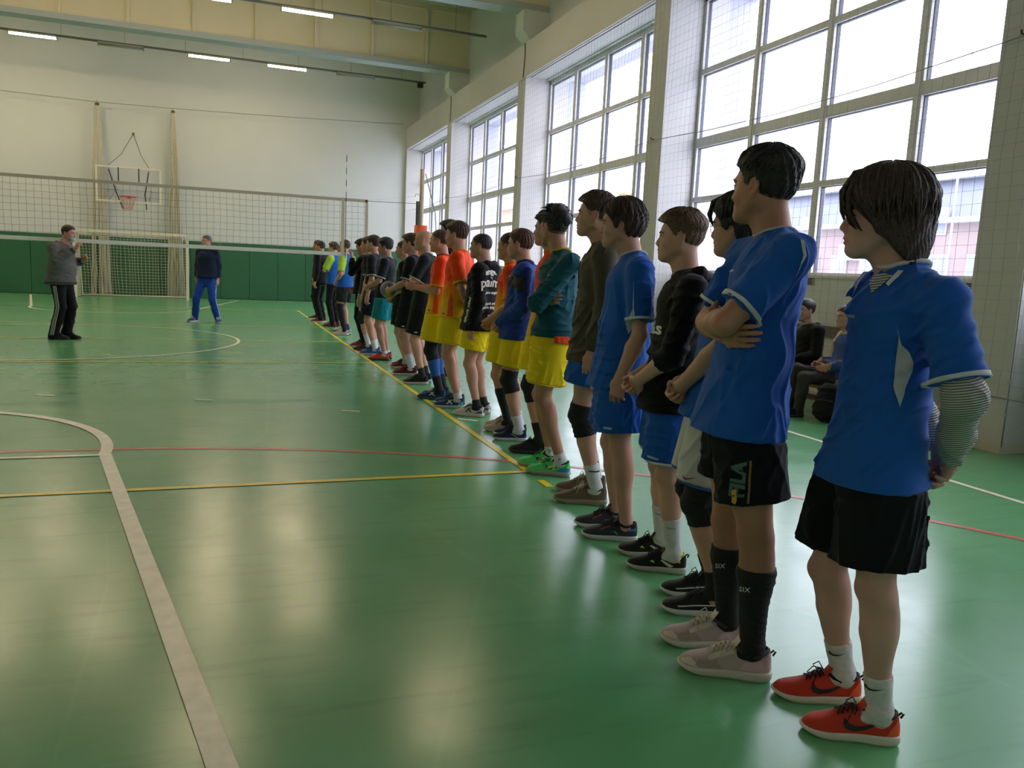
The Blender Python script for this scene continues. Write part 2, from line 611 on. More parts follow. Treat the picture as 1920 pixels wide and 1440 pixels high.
# roof: slab, ribs and cross beams
b = MB(); b.box(XL - .4, 5.2, YB - .4, YF + .4, ZC, ZC + .3)
ceil = tag(b.build('ceiling', CEIL), kind='structure')
for y in PN + [PN[-1] + PITCH]:
    for x in np.arange(XL + 1.5, XR, 3.0):
        pass
nb = 0
me0 = None
for i in range(int((YF - YB) / 1.5)):
    y = YB + .75 + 1.5 * i
    b = MB(); b.prism([(y - .12, ZC), (y + .12, ZC), (y + .07, ZC - .30), (y - .07, ZC - .30)], 0, XL, 4.63)
    b.build('ceiling_rib', CEIL, ceil)
for x in np.arange(XL + 2.2, 4.2, 3.0):
    b = MB(); b.prism([(x - .10, ZC), (x + .10, ZC), (x + .06, ZC - .22), (x - .06, ZC - .22)], 1, YB, YF)
    V = b.v; b.build('ceiling_rib', CEIL, ceil)
for k, y in enumerate(PN[1:5]):
    yc = y + .23
    t = empty('roof_beam', (XL, yc, 6.84), 0, ['deep cream roof beam directly above the camera end', 'deep cream roof beam near the camera, above the tall windows', 'deep cream roof beam second from the far wall', 'deep cream ribbed roof beam nearest the far wall', 'roof beam'][k % 5] if k < 4 else 'roof beam', 'beam')
    w = 4.64 - XL
    b = MB(); b.box(0, w, -.12, .12, .14, ZC - 6.84 - .02); b.build('web', BEAMC, t)
    b = MB(); b.box(0, w, -.22, .22, 0, .14); b.build('bottom_flange', mat('flange_grey', lin('#a9b0ae'), .6), t)
    x = -.05
    n = 0
    me = None
    for x in np.arange(XL + .07, 4.3, 1.5):
        q = MB(); q.box(-.035, .035, -.20, .20, .14, ZC - 6.84 - .32)
        if me is None:
            ob = q.build('beam_rib', BEAMC, t); me = ob.data
        else:
            ob = bpy.data.objects.new('beam_rib', me); COL.objects.link(ob); ob.parent = t
        ob.location = (x - XL, 0, 0)
    b = MB(); b.box(0, w, -.2, .2, ZC - 6.84 - .34, ZC - 6.84 - .02); b.build('top_flange', BEAMC, t)
    t['kind'] = 'structure'
    for kk in ('label', 'category'):
        if kk in t: del t[kk]
    t.name = 'trim_%d' % (k + 1)

# windows
def glass_mat():
    m = bpy.data.materials.new('window_glass'); m.use_nodes = True
    nt = m.node_tree; nt.nodes.clear()
    o = nt.nodes.new('ShaderNodeOutputMaterial'); mx = nt.nodes.new('ShaderNodeMixShader')
    tr = nt.nodes.new('ShaderNodeBsdfTransparent'); gl = nt.nodes.new('ShaderNodeBsdfGlossy'); fr = nt.nodes.new('ShaderNodeFresnel')
    tr.inputs[0].default_value = (.93, .93, .96, 1)
    gl.inputs['Roughness'].default_value = .02
    fr.inputs[0].default_value = 1.45
    ge = nt.nodes.new('ShaderNodeNewGeometry'); mu = nt.nodes.new('ShaderNodeMath'); mu.operation = 'SUBTRACT'; mu.use_clamp = True
    nt.links.new(fr.outputs[0], mu.inputs[0]); nt.links.new(ge.outputs['Backfacing'], mu.inputs[1])
    nt.links.new(mu.outputs[0], mx.inputs[0]); nt.links.new(tr.outputs[0], mx.inputs[1]); nt.links.new(gl.outputs[0], mx.inputs[2])
    nt.links.new(mx.outputs[0], o.inputs[0])
    return m


GLASS = glass_mat()
ROWS = [(1.47, 2.49), (2.56, 3.28), (3.42, 4.33), (4.41, 5.36)]
DARKG = plain('#4a4c5c', .5)
for k in range(5):
    y0, y1 = PF[k], PN[k] + PITCH
    root = empty('window_%d' % (k + 1), (XW, y0, 1.43))
    root['kind'] = 'structure'
    W_ = y1 - y0; cw = W_ / 4
    b = MB()
    b.box(-.035, .06, 0, W_, 0, .05); b.box(-.035, .06, 0, W_, 3.94, 4.05)
    b.box(-.035, .06, 0, .06, 0, 4.0); b.box(-.035, .06, W_ - .06, W_, 0, 4.0)
    b.build('frame', FRAME, root)
    for i in (1, 2, 3):
        b = MB(); w2 = .055
        b.box(-.04, .06, cw * i - w2, cw * i + w2, 0, 4.0); b.box(-.048, -.04, cw * i - .02, cw * i + .02, 0, 4.0)
        b.build('mullion', FRAME, root)
    for zz0, zz1 in ((ROWS[0][1], ROWS[1][0]), (ROWS[1][1], ROWS[2][0]), (ROWS[2][1], ROWS[3][0])):
        b = MB(); b.box(-.034, .06, 0, W_, zz0 - 1.43, zz1 - 1.43); b.build('transom', FRAME, root)
    gm = None; sm_ = None
    for i in range(4):
        for za, zb in ROWS:
            q = MB(); q.box(.02, .028, cw * i + .05, cw * (i + 1) - .05, za - 1.43 - .01, zb - 1.43 + .01)
            pn = q.build('pane', GLASS, root)
            q = MB()
            q.box(.0, .05, cw * i + .05, cw * i + .058, za - 1.43, zb - 1.43); q.box(.0, .05, cw * (i + 1) - .063, cw * (i + 1) - .055, za - 1.43, zb - 1.43)
            q.box(.0, .05, cw * i + .055, cw * (i + 1) - .055, zb - 1.43 - .008, zb - 1.43)
            q.build('seal', DARKG, pn)
    # inner sill board
    b = MB(); b.box(4.60 - XW, .0, 0, W_, -.015, .012); b.build('window_sill', FRAME, root)
    # outer reveal of the wall, seen through the glass
    b = MB(); b.box(.401, .85, -.45 if k else -.3, -.0, -1.4, 4.6); b.box(.401, .85, .001, W_ - .001, 4.08, 4.6)
    if k == 4: b.box(.401, .85, W_, W_ + .3, -1.4, 4.6)
    b.build('outer_reveal', mat('outer_render', lin('#b7b7c4'), .8, noise=.05), root)
    # radiator grilles in the parapet
    for i in range(5):
        yy = .35 + i * 1.08
        g = MB(); g.box(4.612 - XW, 4.625 - XW, yy, yy + .36, -.10, -.012)
        pg = g.build('vent', plain('#2b2c2c', .8), root)
        g = MB()
        for j in range(5): g.box(4.605 - XW, 4.615 - XW, yy, yy + .36, -.098 + .019 * j, -.092 + .019 * j)
        g.box(4.603 - XW, 4.615 - XW, yy - .012, yy, -.105, -.008); g.box(4.603 - XW, 4.615 - XW, yy + .36, yy + .372, -.105, -.008)
        g.build('grille', plain('#a7a597', .6), pg)
    # bench-high wooden dado rail
    b = MB(); b.box(4.585 - XW, 4.62 - XW, 0, W_, -.68, -.56); b.build('wall_rail', mat('rail_grey_wood', lin('#6f675c'), .7, noise=.2, nscale=8), root)

for nm, segs in (('baseboard_right', [(XR - .018, XR, max(y0, YB), y1) for y0, y1 in zip(PN, PF)] + [(XR - .018, 4.62, y0 - .018, y0) for y0 in PN[1:]] + [(XR - .018, 4.62, y1, y1 + .018) for y1 in PF] + [(4.60, 4.62, y1, y0) for y1, y0 in zip(PF, PN[1:] + [PN[-1] + PITCH])]),
                 ('baseboard_far', [(XL, XR, YF - .018, YF)]), ('baseboard_left', [(XL, XL + .018, YB, YF)])):
    b = MB()
    for x0, x1, y0, y1 in segs: b.box(x0, x1, y0, y1, 0, .085)
    tag(b.build(nm, TRIMP), kind='structure')

# conduit running up the nearest pillar and across the band
cw_ = empty('cable', (XR - .01, -.12, .0), 0, 'thin grey cable running up the corner of the nearest pillar', 'cable')
b = MB(); b.tube([(0, 0, .06), (0.003, 0, .5), (-.004, 0, 1.4), (0, 0, 3.0), (0, 0, 5.4)], .006, 6); b.build('cable', plain('#8d8f8c', .6), cw_)
for z in (.32, .60):
    b = MB(); b.box(-.02, .012, -.012, .012, z, z + .02); b.build('cable_clip', plain('#b0aea6', .6), cw_)
for k in (1, 2, 3):
    b = MB(); y = PN[k + 1] + .12
    b.tube([(XR - .012, y, 6.2), (XR - .014, y - .03, 5.95), (XR - .012, y + .0, 5.7), (XR - .012, y + .03, 5.49)], .009, 6)
    tag(b.build('lintel_cable', plain('#54524a', .6)), 'short dark cable hanging over the lintel band %s' % ['above the first pillar', 'above the second pillar', 'above the third pillar'][k - 1], 'cable')

# green mats along the far wall
x = XL + .02
mg = None
mroot = empty('padding', (0, YF, 0), 0, 'row of dark green padded mats along the foot of the far wall', 'padding')
while x < XR - .05:
    x1 = min(x + .925, XR - .005)
    q = MB(); q.box(x + .004, x1 - .004, -.09, -.002, .01, 1.88)
    ob = q.build('panel', MATG, mroot)
    bv_ = ob.modifiers.new('bevel', 'BEVEL'); bv_.width = .012; bv_.segments = 2
    x = x1

# ------------------------------------------------------------------ floor markings
def strip(name, pts, w, colr, z, label, closed=False, cat='line', kind=None):
    pts = [np.array(p, float) for p in pts]
    V = []; n = len(pts)
    for i, p in enumerate(pts):
        if closed: t = pts[(i + 1) % n] - pts[i - 1]
        else: t = pts[min(i + 1, n - 1)] - pts[max(i - 1, 0)]
        t = t / np.linalg.norm(t); nn = np.array([-t[1], t[0]])
        sc_ = 1.0
        if 0 < i < n - 1 or closed:
            t1 = pts[i] - pts[i - 1]; t1 /= np.linalg.norm(t1)
            sc_ = 1 / max(.5, abs(t1 @ t))
        V.append((*(p + nn * w / 2 * sc_), z)); V.append((*(p - nn * w / 2 * sc_), z))
    F = [(2 * i, 2 * i + 1, 2 * ((i + 1) % n) + 1, 2 * ((i + 1) % n)) for i in range(n if closed else n - 1)]
    b = MB(); b.add(V, F)
    o = b.build(name, mat('line_' + colr.strip('#'), lin(colr), .35, noise=.16, nscale=14, spec=.6))
    # slight film thickness
    return tag(o, label, cat)


def arc(cx, cy, r, a0, a1, n=48): return [(cx + r * math.cos(math.radians(a0 + (a1 - a0) * i / n)), cy + r * math.sin(math.radians(a0 + (a1 - a0) * i / n))) for i in range(n + 1)]


YEL, WHI, RED = '#f2d52c', '#fff4da', '#cf6450'
CX = -4.5
strip('court_line', [(-.025, .0), (-.025, 18.0)], .05, YEL, .003, 'yellow volleyball sideline the team lines up along')
strip('court_line', [(-8.975, .0), (-8.975, 18.0)], .05, YEL, .003, 'yellow volleyball sideline off to the left')
strip('court_line', [(-9, .025), (0, .025)], .05, YEL, .0035, 'yellow volleyball end line across the near floor')
strip('court_line', [(-9, 17.975), (0, 17.975)], .05, YEL, .0035, 'yellow volleyball end line at the far end')
for y, l in ((6.0, 'thin yellow attack line on the near side of the net'), (9.0, 'thin yellow centre line under the net'), (12.0, 'thin yellow attack line on the far side of the net')):
    strip('court_line', [(-9, y), (0, y)], .05, YEL, .0035, l)
strip('court_line', [(-.025, -.20), (-.025, -.36)], .05, YEL, .003, 'short yellow serving mark just behind the near corner of the court', cat='mark')
strip('court_line', [(2.88, -5.0), (2.88, 22.9)], .05, WHI, .0025, 'white sideline along the bench side')
strip('court_line', [(-11.9, -5.0), (-11.9, 22.9)], .05, WHI, .0025, 'white sideline far left of the hall')
strip('court_line', [(-11.9, 22.9), (2.88, 22.9)], .05, WHI, .0025, 'white end line near the far wall')
for sg, yb_, yf_, nm in ((1, -4.9, .95, 'near'), (-1, 22.9, 17.05, 'far')):
    top_ = arc(CX, yf_, 1.82, 0 if sg > 0 else 0, 180 * sg, 40)
    strip('key_line', [(CX + 3.0, yb_), (CX + 1.82, yf_)] + top_[1:] + [(CX - 3.0, yb_)], .075 if sg > 0 else .06, WHI, .0045, 'wide white rounded key marking at the %s basket' % nm)
    strip('key_line', [(CX - 1.8, yf_ - .03 * sg), (CX + 1.8, yf_ - .03 * sg)], .05, WHI, .004, 'white free throw line at the %s basket' % nm)
strip('circle_line', arc(CX, 8.9, 2.78, 0, 360, 96)[:-1], .05, WHI, .0045, 'white centre circle on the green floor', closed=True, cat='circle')
for sg, yb_, nm in ((1, -4.9, 'near'), (-1, 22.9, 'far')):
    pts = [(CX + 1.5 + 6 * math.cos(RAD(a)), yb_ + sg * 6 * math.sin(RAD(a))) for a in np.linspace(5, 90, 40)]
    pts += [(2 * CX - p[0], p[1]) for p in pts[::-1]]
    strip('goal_area_line', pts, .05, RED, .002, 'red curved goal area line at the %s goal' % nm)
for (xa, ya, xb, yb_), l in zip(((-3.57, 3.46, -3.40, 3.41), (-2.20, 3.09, -2.05, 3.05), (-.94, 2.40, -.78, 2.34), (.02, 1.90, .17, 1.78)), ('leftmost', 'second from the left', 'third from the left', 'rightmost, beside the yellow sideline')):
    strip('painted_dash', [(xa, ya), (xb, yb_)], .045, WHI, .003, 'short white dash on the floor, %s' % l, cat='mark')

# ------------------------------------------------------------------ volleyball net and posts
NX0, NX1, NY = -9.6, .33, 9.0
net = empty('volleyball_net', (0, NY, 0), 0, 'long volleyball net with white bands stretched across the hall', 'net')
b = MB()
rnd = random.Random(4)
def sag(x, z): return z + .006 * math.sin(x * 2.1 + z * 9) + .004 * math.sin(x * 5.3)
xs = np.arange(NX0 + .1, NX1, .1)
for x in xs:
    b.tube([(x + .006 * math.sin(x * 7), 0, 1.53), (x + .010 * math.sin(x * 3 + 1), 0, 1.95), (x, 0, 2.40)], .0019, 4, cap=False)
for z in np.arange(1.6, 2.40, .1):
    b.tube([(x, 0, sag(x, z)) for x in np.arange(NX0, NX1 + .01, .3)] + [(NX1, 0, z)], .0019, 4, cap=False)
tag(b.build('mesh', plain('#5c5e5c', .8), net), kind='stuff')
b = MB(); b.box(NX0, NX1 + .03, -.006, .006, 2.385, 2.435); b.build('top_band', plain('#b9ac96', .7), net)
b = MB(); b.box(NX0, .03, -.006, .006, 1.47, 1.53); b.build('bottom_band', plain('#e4e0d2', .7), net)
b = MB(); b.box(NX1 - .005, NX1 + .045, -.006, .006, 1.48, 2.43); b.build('end_band', plain('#c3b49c', .7), net)
b = MB(); b.box(-.075, -.02, -.008, .008, 1.45, 2.44); b.build('side_band', plain('#cdbb9d', .7), net)
b = MB(); b.tube([(NX1 + .03, 0, 2.41), (1.24, 0, 2.43)], .004, 5); b.build('tension_cable', plain('#33312e', .5), net)
b = MB(); b.tube([(NX1 + .03, 0, 2.42), (1.22, .0, 2.56)], .002, 5); b.build('cord', plain('#b9b7b0', .5), net)
ant = empty('antenna', (0.0, NY, 1.43), 0, 'thin antenna striped black and white standing up from the net edge', 'antenna')
for i in range(18):
    b = MB(); b.tube([(0, -.012, i * .1), (0, -.012, (i + 1) * .1)], .006, 6)
    if i < 10 or True:
        b.build('stripe', plain('#26241f' if (i % 2 == 0 and i > 9) else ('#5a3a30' if i < 10 else '#d8d8d4'), .5), ant)
for px, lb, sg in ((1.30, 'tall net post with an orange pad beside the windows', 1), (-10.4, 'net post at the left side of the court', -1)):
    po = empty('net_post', (px, NY, 0), 0, lb, 'post')
    b = MB(); b.tube([(0, 0, 0), (0, 0, 3.02)], .038, 12); b.build('pole', plain('#b3a48e', .45), po)
    b = MB(); b.tube([(-.065 * sg, 0, 1.6), (-.065 * sg, 0, 2.47)], .03, 10); b.build('winch_rail', plain('#4a4743', .5), po)
    b = MB(); b.tube([(0, 0, .02), (0, 0, 2.06)], .115, 18); b.build('pad', mat('orange_pad', lin('#d9541f'), .5, noise=.08), po)
    b = MB(); b.tube([(0, 0, 0), (0, 0, .02)], .16, 16); b.build('base_plate', plain('#55524d', .5), po)
    b = MB(); b.tube([(.06 * sg, 0, 2.95), (.25 * sg, 0, 2.3), (.34 * sg, 0, 1.3), (.34 * sg, 0, 0.1)], .008, 6); b.build('tie_cord', plain('#8a8a84', .6), po)
    b = MB(); b.tube([(-.05 * sg, -.03, 2.58), (-.11 * sg, -.03, 2.6), (-.12 * sg, -.03, 2.54)], .008, 6); b.build('hook', plain('#b8b8b2', .4), po)

# ------------------------------------------------------------------ handball goal
GY, GX0, GX1 = 22.25, -6.18, -3.04
goal = empty('handball_goal', (-4.61, GY, 0), 0, 'white handball goal frame with a net in front of the far wall', 'goal')
w2 = (GX1 - GX0) / 2
GP = plain('#d5cfb6', .45)
for sx_ in (-1, 1):
    b = MB(); b.box(sx_ * w2 - .04, sx_ * w2 + .04, -.04, .04, 0, 2.04); b.build('post', GP, goal)
    b = MB(); b.tube([(sx_ * w2, .04, 1.98), (sx_ * w2, .75, 1.9), (sx_ * w2 * .98, 1.05, .03), (sx_ * w2, .0, .03)], .018, 8); b.build('net_stay', GP, goal)
b = MB(); b.box(-w2 + .04, w2 - .04, -.04, .04, 1.96, 2.04); b.build('crossbar', GP, goal)
b = MB(); b.tube([(-w2 * .98, 1.05, .03), (w2 * .98, 1.05, .03)], .02, 8); b.build('ground_bar', GP, goal)
b = MB()
for i in range(33):
    x = -w2 + 2 * w2 * i / 32
    b.tube([(x, .02, 1.97), (x, .7, 1.88), (x + .03 * math.sin(i), .95 - .15 * math.sin(i * .7) ** 2, 1.0), (x * .98, 1.05, .04)], .0055, 4, cap=False)
for j in range(20):
    z = .08 + 1.75 * j / 19
    yy = 1.05 - .33 * (z / 1.9) ** 2
    b.tube([(-w2, yy, z)] + [(-w2 + 2 * w2 * i / 12, yy - .08 * math.sin(math.pi * i / 12) * math.sin(j * .9) ** 2, z - .03 * math.sin(math.pi * i / 12)) for i in range(1, 12)] + [(w2, yy, z)], .0055, 4, cap=False)
for sx_ in (-1, 1):
    for j in range(20):
        z = .08 + 1.8 * j / 19
        b.tube([(sx_ * w2, .03, z), (sx_ * w2, 1.05 - .3 * (z / 1.9) ** 2, z)], .0055, 4, cap=False)
    for j in range(10):
        b.tube([(sx_ * w2, .1 * j + .05, .05), (sx_ * w2, .08 * j + .05, 1.9)], .0055, 4, cap=False)
tag(b.build('goal_net', plain('#c6c1a8', .8), goal), kind='stuff')

# ------------------------------------------------------------------ basketball board
bbd = empty('basketball_backboard', (-4.65, 22.2, 2.90), 0, 'clear basketball backboard with a white frame and red hoop above the goal', 'backboard')
WF = plain('#d8d4c2', .5)
b = MB(); b.box(-.9, .9, -.02, .02, 0, .05); b.box(-.9, .9, -.02, .02, 1.0, 1.05); b.box(-.9, -.85, -.02, .02, .05, 1.0); b.box(.85, .9, -.02, .02, .05, 1.0)
b.build('board_frame', WF, bbd)
b = MB(); b.box(-.85, .85, -.005, .005, .05, 1.0); b.build('board_glass', GLASS, bbd)
for x in (-.28, .28):
    b = MB(); b.box(x - .016, x + .016, -.03, -.012, .62, 1.02); b.build('target_stripe', plain('#1c1c1c', .5), bbd)
for sx_ in (-1, 1):
    b = MB(); b.tube([(sx_ * .55, .03, .95), (sx_ * .40, .5, .3), (sx_ * .35, 1.55, -.1)], .018, 8); b.build('support_arm', plain('#4e4a42', .5), bbd)
    b = MB(); b.tube([(sx_ * .55, .03, .05), (sx_ * .5, 1.55, .5)], .018, 8); b.build('support_strut', plain('#a8a496', .5), bbd)
    b = MB(); b.tube([(0, 1.57, 2.24), (sx_ * .28, .8, 1.5), (sx_ * .56, .03, 1.06)], .009, 6); b.build('stay_rope', plain('#6c6658', .6), bbd)
b = MB(); b.box(-.03, .03, 1.53, 1.6, 2.2, 2.28); b.build('anchor', plain('#5a564c', .6), bbd)
hoop = MB(); V, F = tube_geo([(.225 * math.cos(a), -.40 + .225 * math.sin(a), .15) for a in np.linspace(0, 2 * math.pi, 29)[:-1]], .012, 8, closed=True); hoop.add(V, F, True)
hoop.box(-.06, .06, -.19, -.02, .11, .17)
hb = hoop.build('hoop', plain('#b8432a', .5), bbd)
b = MB()
for i in range(12):
    for dr in (1, -1):
        pts = []
        for j in range(5):
            a = 2 * math.pi * (i + dr * j * .5) / 12; r = .225 - .028 * j
            pts.append((r * math.cos(a), -.40 + r * math.sin(a), .14 - .095 * j))
        b.tube(pts, .0055, 4, cap=False)
tag(b.build('hoop_net', plain('#c58d7c', .8), hb), kind='stuff')

# ------------------------------------------------------------------ drawn protective curtains and their ropes
for cxx, lb in ((-5.62, 'left gathered white protective net hanging on the far wall'), (-3.46, 'right gathered white protective net hanging on the far wall')):
    t = empty('gathered_net', (cxx, YF - .35, 0), 0, lb, 'net')
    b = MB()
    rnd = random.Random(int(abs(cxx) * 10))
    for i in range(46):
        u = rnd.uniform(-1, 1); v = rnd.uniform(-.5, .5)
        pts = []
        for j in range(12):
            f = j / 11
            z = 5.85 * (1 - f) + .03
            w = .05 + .25 * f ** .75
            pts.append((u * w + .012 * math.sin(j * 1.7 + i), v * w * .5, z))
        b.tube(pts, rnd.uniform(.006, .016), 5, cap=False)
    b.build('folds', mat('net_cream', lin('#cdc8b2'), .9, noise=.15, nscale=20), t)['kind'] = 'stuff'
    b = MB(); b.box(-.055, .055, -.04, .04, 5.86, 5.93); b.build('tie', plain('#5b4f3d', .8), t)
    b = MB(); V, F = tube_geo([(.02 * math.cos(a), 0, 5.97 + .04 * math.sin(a)) for a in np.linspace(0, 6.28, 11)[:-1]], .005, 5, closed=True); b.add(V, F, True); b.build('ring', plain('#4a463e', .4), t)
b = MB(); b.tube([(XL, YF - .32, 6.0), (-9, YF - .32, 6.02), (-5.62, YF - .35, 5.96), (-3.46, YF - .35, 6.0), (0, YF - .3, 6.12), (4.0, YF - .3, 6.3)], .009, 6)
tag(b.build('net_rope', plain('#8b8775', .7)), 'thin rope strung across the far wall carrying the gathered nets', 'rope')

# protective net in front of the windows
sn = empty('safety_net', (XR - .05, 0, 0), 0, 'fine protective net hanging along the window wall', 'net')
b = MB()
def wavy(y, z): return .012 * math.sin(y * 3.1 + z * 2) + .008 * math.sin(z * 5 + y)
for i in range(int((17.5 - -5.0) / .115)):
    y = -5.0 + .115 * i
    b.tube([(wavy(y, z), y + .012 * math.sin(z * 3 + y * 2), z) for z in np.linspace(.47, 5.42, 6)], .0014 if y < 8 else .0019, 3, cap=False, smooth=False)
for j in range(44):
    z = .47 + .115 * j
    b.tube([(wavy(y, z), y, z - .012 * abs(math.sin(y * 1.7))) for y in np.arange(-5.0, 17.6, .5)], .0014, 3, cap=False, smooth=False)
tag(b.build('mesh', plain('#8f9196', .9), sn), kind='stuff')
for nm, zz, lb in (('net_top_rope', 5.42, 1), ('net_bottom_rope', .47, 1)):
    b = MB(); b.tube([(0, y, zz) for y in np.arange(-5, 17.6, .5)], .006, 5); b.build(nm, plain('#7d7c74', .7), sn)
b = MB(); pts = []
for k in range(len(PN) - 1):
    ya, yb_ = PN[k] + .25, PN[k + 1] + .25
    for t_ in (0, .25, .5, .75): pts.append((XR - .04, ya + (yb_ - ya) * t_, 3.38 - .10 * 4 * t_ * (1 - t_)))
pts = [q for q in pts if q[1] > YB + .1]
pts.append((XR - .04, PN[-1] + .25, 3.30))
b.tube(pts, .005, 5); o = tag(b.build('sagging_rope', plain('#8a8a86', .6)), 'thin sagging rope hooked from pillar to pillar across the windows', 'rope')
for k, y in enumerate(PN[1:]):
    b = MB(); b.tube([(XR, y + .25, 3.40), (XR - .05, y + .25, 3.40), (XR - .055, y + .25, 3.43)], .008, 6)
    b.build('hook', plain('#3c3a34', .5), o)

# ------------------------------------------------------------------ lamp rows
lit_m = mat('lamp_glow', (1.0, .80, .53), .5, emit=TUBE)
off_m = plain('#a8a79a', .5)
row_names = ['above the camera', 'over the near court', 'before the net', 'between the visible beams', 'nearest the far wall']
LAMPX = [-11.2, -9.0, -6.72, -4.6, -2.32, -.17, 1.85]
for r, (ly, lz) in enumerate(((-3.0, 6.9), (2.6, 6.9), (8.5, 6.9), (14.3, 6.86), (20.5, 7.03))):
    pipe = empty('lamp_rail', (0, ly, lz + .06), 0, 'grey pipe holding the row of tube lamps %s' % row_names[r], 'pipe')
    b = MB(); b.tube([(XL + .5, 0, 0), (4.02, 0, 0)], .03, 8); b.build('pipe', plain('#6e6c66', .5), pipe)
    for x in np.arange(-12.5, 4.2, 1.55):
        q = MB(); q.tube([(0, 0, 0), (0, 0, ZC - lz - .06)], .005, 5, cap=False)
        hg = q.build('hanger', plain('#77756c', .6), pipe); hg.location = (x + .25, 0, 0)
    for i, x in enumerate(LAMPX):
        lit = not ((r == 4 and i in (3, 6)) or (r == 3 and i == 6) or (r == 2 and i % 2) or r < 2 and i != 0)
        t = empty('tube_lamp', (x, ly, lz), 0, '%s tube lamp %s, rail %s' % ('glowing' if lit else 'unlit', ['at the far left end', 'second from the left', 'third from the left', 'in the middle', 'third from the right', 'second from the right', 'nearest the windows'][i], row_names[r]), 'lamp', 'tube lamps on the ceiling rails')
        b = MB(); b.box(-.56, .56, -.075, .075, .0, .045); b.build('housing', plain('#b8b4a4', .5), t)
        b = MB()
        for yy in (-.035, .035): b.tube([(-.54, yy, -.022), (.54, yy, -.022)], .017, 8)
        b.build('tube', lit_m if lit else off_m, t)
        b = MB(); b.box(-.575, -.55, -.075, .075, -.05, .045); b.box(.55, .575, -.075, .075, -.05, .045); b.build('end_cap', plain('#9a968a', .5), t)

# ------------------------------------------------------------------ outside
b = MB(); b.box(6, 120, -60, 140, -4.3, -4.0)
tag(b.build('snowy_ground', mat('snow', lin('#c9ccd6'), .9, noise=.1)), kind='structure')
PINK = mat('pink_render', lin('#8f7f7e'), .9, noise=.06, nscale=.6)
ROOFG = mat('roof_grey', lin('#6f7380'), .8, noise=.08, nscale=.5)
SNOWR = mat('snow_roof', lin('#b9bbc8'), .9)
CREAM = mat('cream_render', lin('#9d8c76'), .9, noise=.06, nscale=.5)
TANB = mat('tan_brick', lin('#94805f'), .9, noise=.2, nscale=2)
WINF, WING = plain('#aba8ad', .6), plain('#7f8794', .25)


def house(label, x, y0, y1, z0, z1, m, wins, roof=None, depth=8):
    t = empty('building', (x, y0, z0), 0, label, 'building')
    b = MB(); b.box(0, depth, 0, y1 - y0, 0, z1 - z0); b.build('wall', m, t)
    for yy, zz, w, h in wins:
        q = MB(); q.box(-.05, .02, 0, w, 0, h)
        fr = q.build('window', WINF, t); fr.location = (0, yy - y0, zz - z0)
        q = MB(); q.box(-.06, -.045, .08, w / 2 - .04, .08, h - .08); q.box(-.06, -.045, w / 2 + .04, w - .08, .08, h - .08)
        q.build('pane', WING, fr)
    if roof: roof(t, x, y0, y1, z0, z1)
    return t


def mansard(t, x, y0, y1, z0, z1):
    L = y1 - y0; H = z1 - z0
    b = MB(); b.prism([(-.2, H), (0, H), (1.2, H + 1.55), (8, H + 1.6), (8, H)], 1, -.2, L + .2); b.build('roof', ROOFG, t)
    b = MB(); b.box(-.35, .1, -.3, L + .3, H - .12, H + .04); b.build('cornice', plain('#b0b3c0', .8), t)
    b = MB(); b.box(.75, 1.35, -.3, L + .3, H + 1.5, H + 1.66); b.build('eave', plain('#dddde4', .8), t)
    b = MB(); b.box(3, 4, 2.0, 4.6, H + 1.6, H + 2.1); b.build('chimney', plain('#9c5c4c', .9), t)


wz = []
for i in range(16):
    wz.append((9.3 + 1.55 * i, 1.0, .85, 1.6))
for i in range(7):
    wz.append((9.4 + 3.15 * i, 3.25, .95, .95))
hb_ = house('pink rendered building with a grey mansard roof seen through the nearest window', 21.0, 8.5, 34, -4, 3.75, PINK, wz, mansard)
q = MB(); q.box(-.35, 0, 0, .8, 0, .6); ac = q.build('air_conditioner', plain('#dcdce0', .6), hb_); ac.location = (0, 11.0, 6.4)


def gable(t, x, y0, y1, z0, z1):
    L = y1 - y0; H = z1 - z0
    b = MB(); b.prism([(-.6, H), (4, H + 2.2), (9, H)], 1, -.5, L + .5); b.build('roof', SNOWR, t)
    b = MB(); b.tube([(2.5, L * .4, H + 1), (2.5, L * .4, H + 4)], .06, 6); b.build('mast', plain('#8b8d98', .6), t)
    b = MB(); b.tube([(2.5, L * .7, H + 1), (2.5, L * .7, H + 3)], .05, 6); b.build('mast', plain('#8b8d98', .6), t)


house('cream building with a snowy gable roof seen through the second window', 25.5, 40, 62, -4, 5.2, CREAM, [(41.5 + 3 * i, 2.6, 1.1, 1.9) for i in range(7)] + [(41.5 + 3 * i, -.8, 1.1, 1.9) for i in range(7)], gable)
house('tall tan brick building far behind the others', 40, 95, 135, -4, 13.0, TANB, [(98 + 5 * i, 10.2, 1.8, 1.4) for i in range(7)], None, 12)
house('long cream building with a grey roof seen through the far windows', 27.5, 66, 110, -4, 8.2, CREAM, [(68 + 4 * i, 2.5, 1.6, 2.4) for i in range(9)], gable)

fl = empty('floodlight', (3.84, 20.5, 7.03), 0, 'small black device clamped under the right end of the far lamp rail', 'device')
b = MB(); b.box(-.07, .07, -.06, .06, -.10, .0); b.box(-.09, .09, -.08, -.06, -.12, .02); b.build('body', plain('#1d1d1f', .5), fl)
b = MB(); b.tube([(-.02, 0, 0), (-.02, 0, .07)], .012, 6); b.build('bracket', plain('#3a3a3c', .5), fl)
b = MB(); b.tube([(0, 0, 0), (0.02, 0, 6), (0, 0, 12.7)], .035, 6)
o = tag(b.build('flagpole', plain('#8b8d98', .6)), 'thin grey pole standing outside in front of the pink building', 'pole'); o.location = (19.0, 13.78, -4)


# ------------------------------------------------------------------ people
SKIN = mat('skin', (1, 1, 1), 0.55, attr='tint', spec=0.35)
SKIN.node_tree.nodes['Principled BSDF'].inputs['Subsurface Weight'].default_value = 0.0


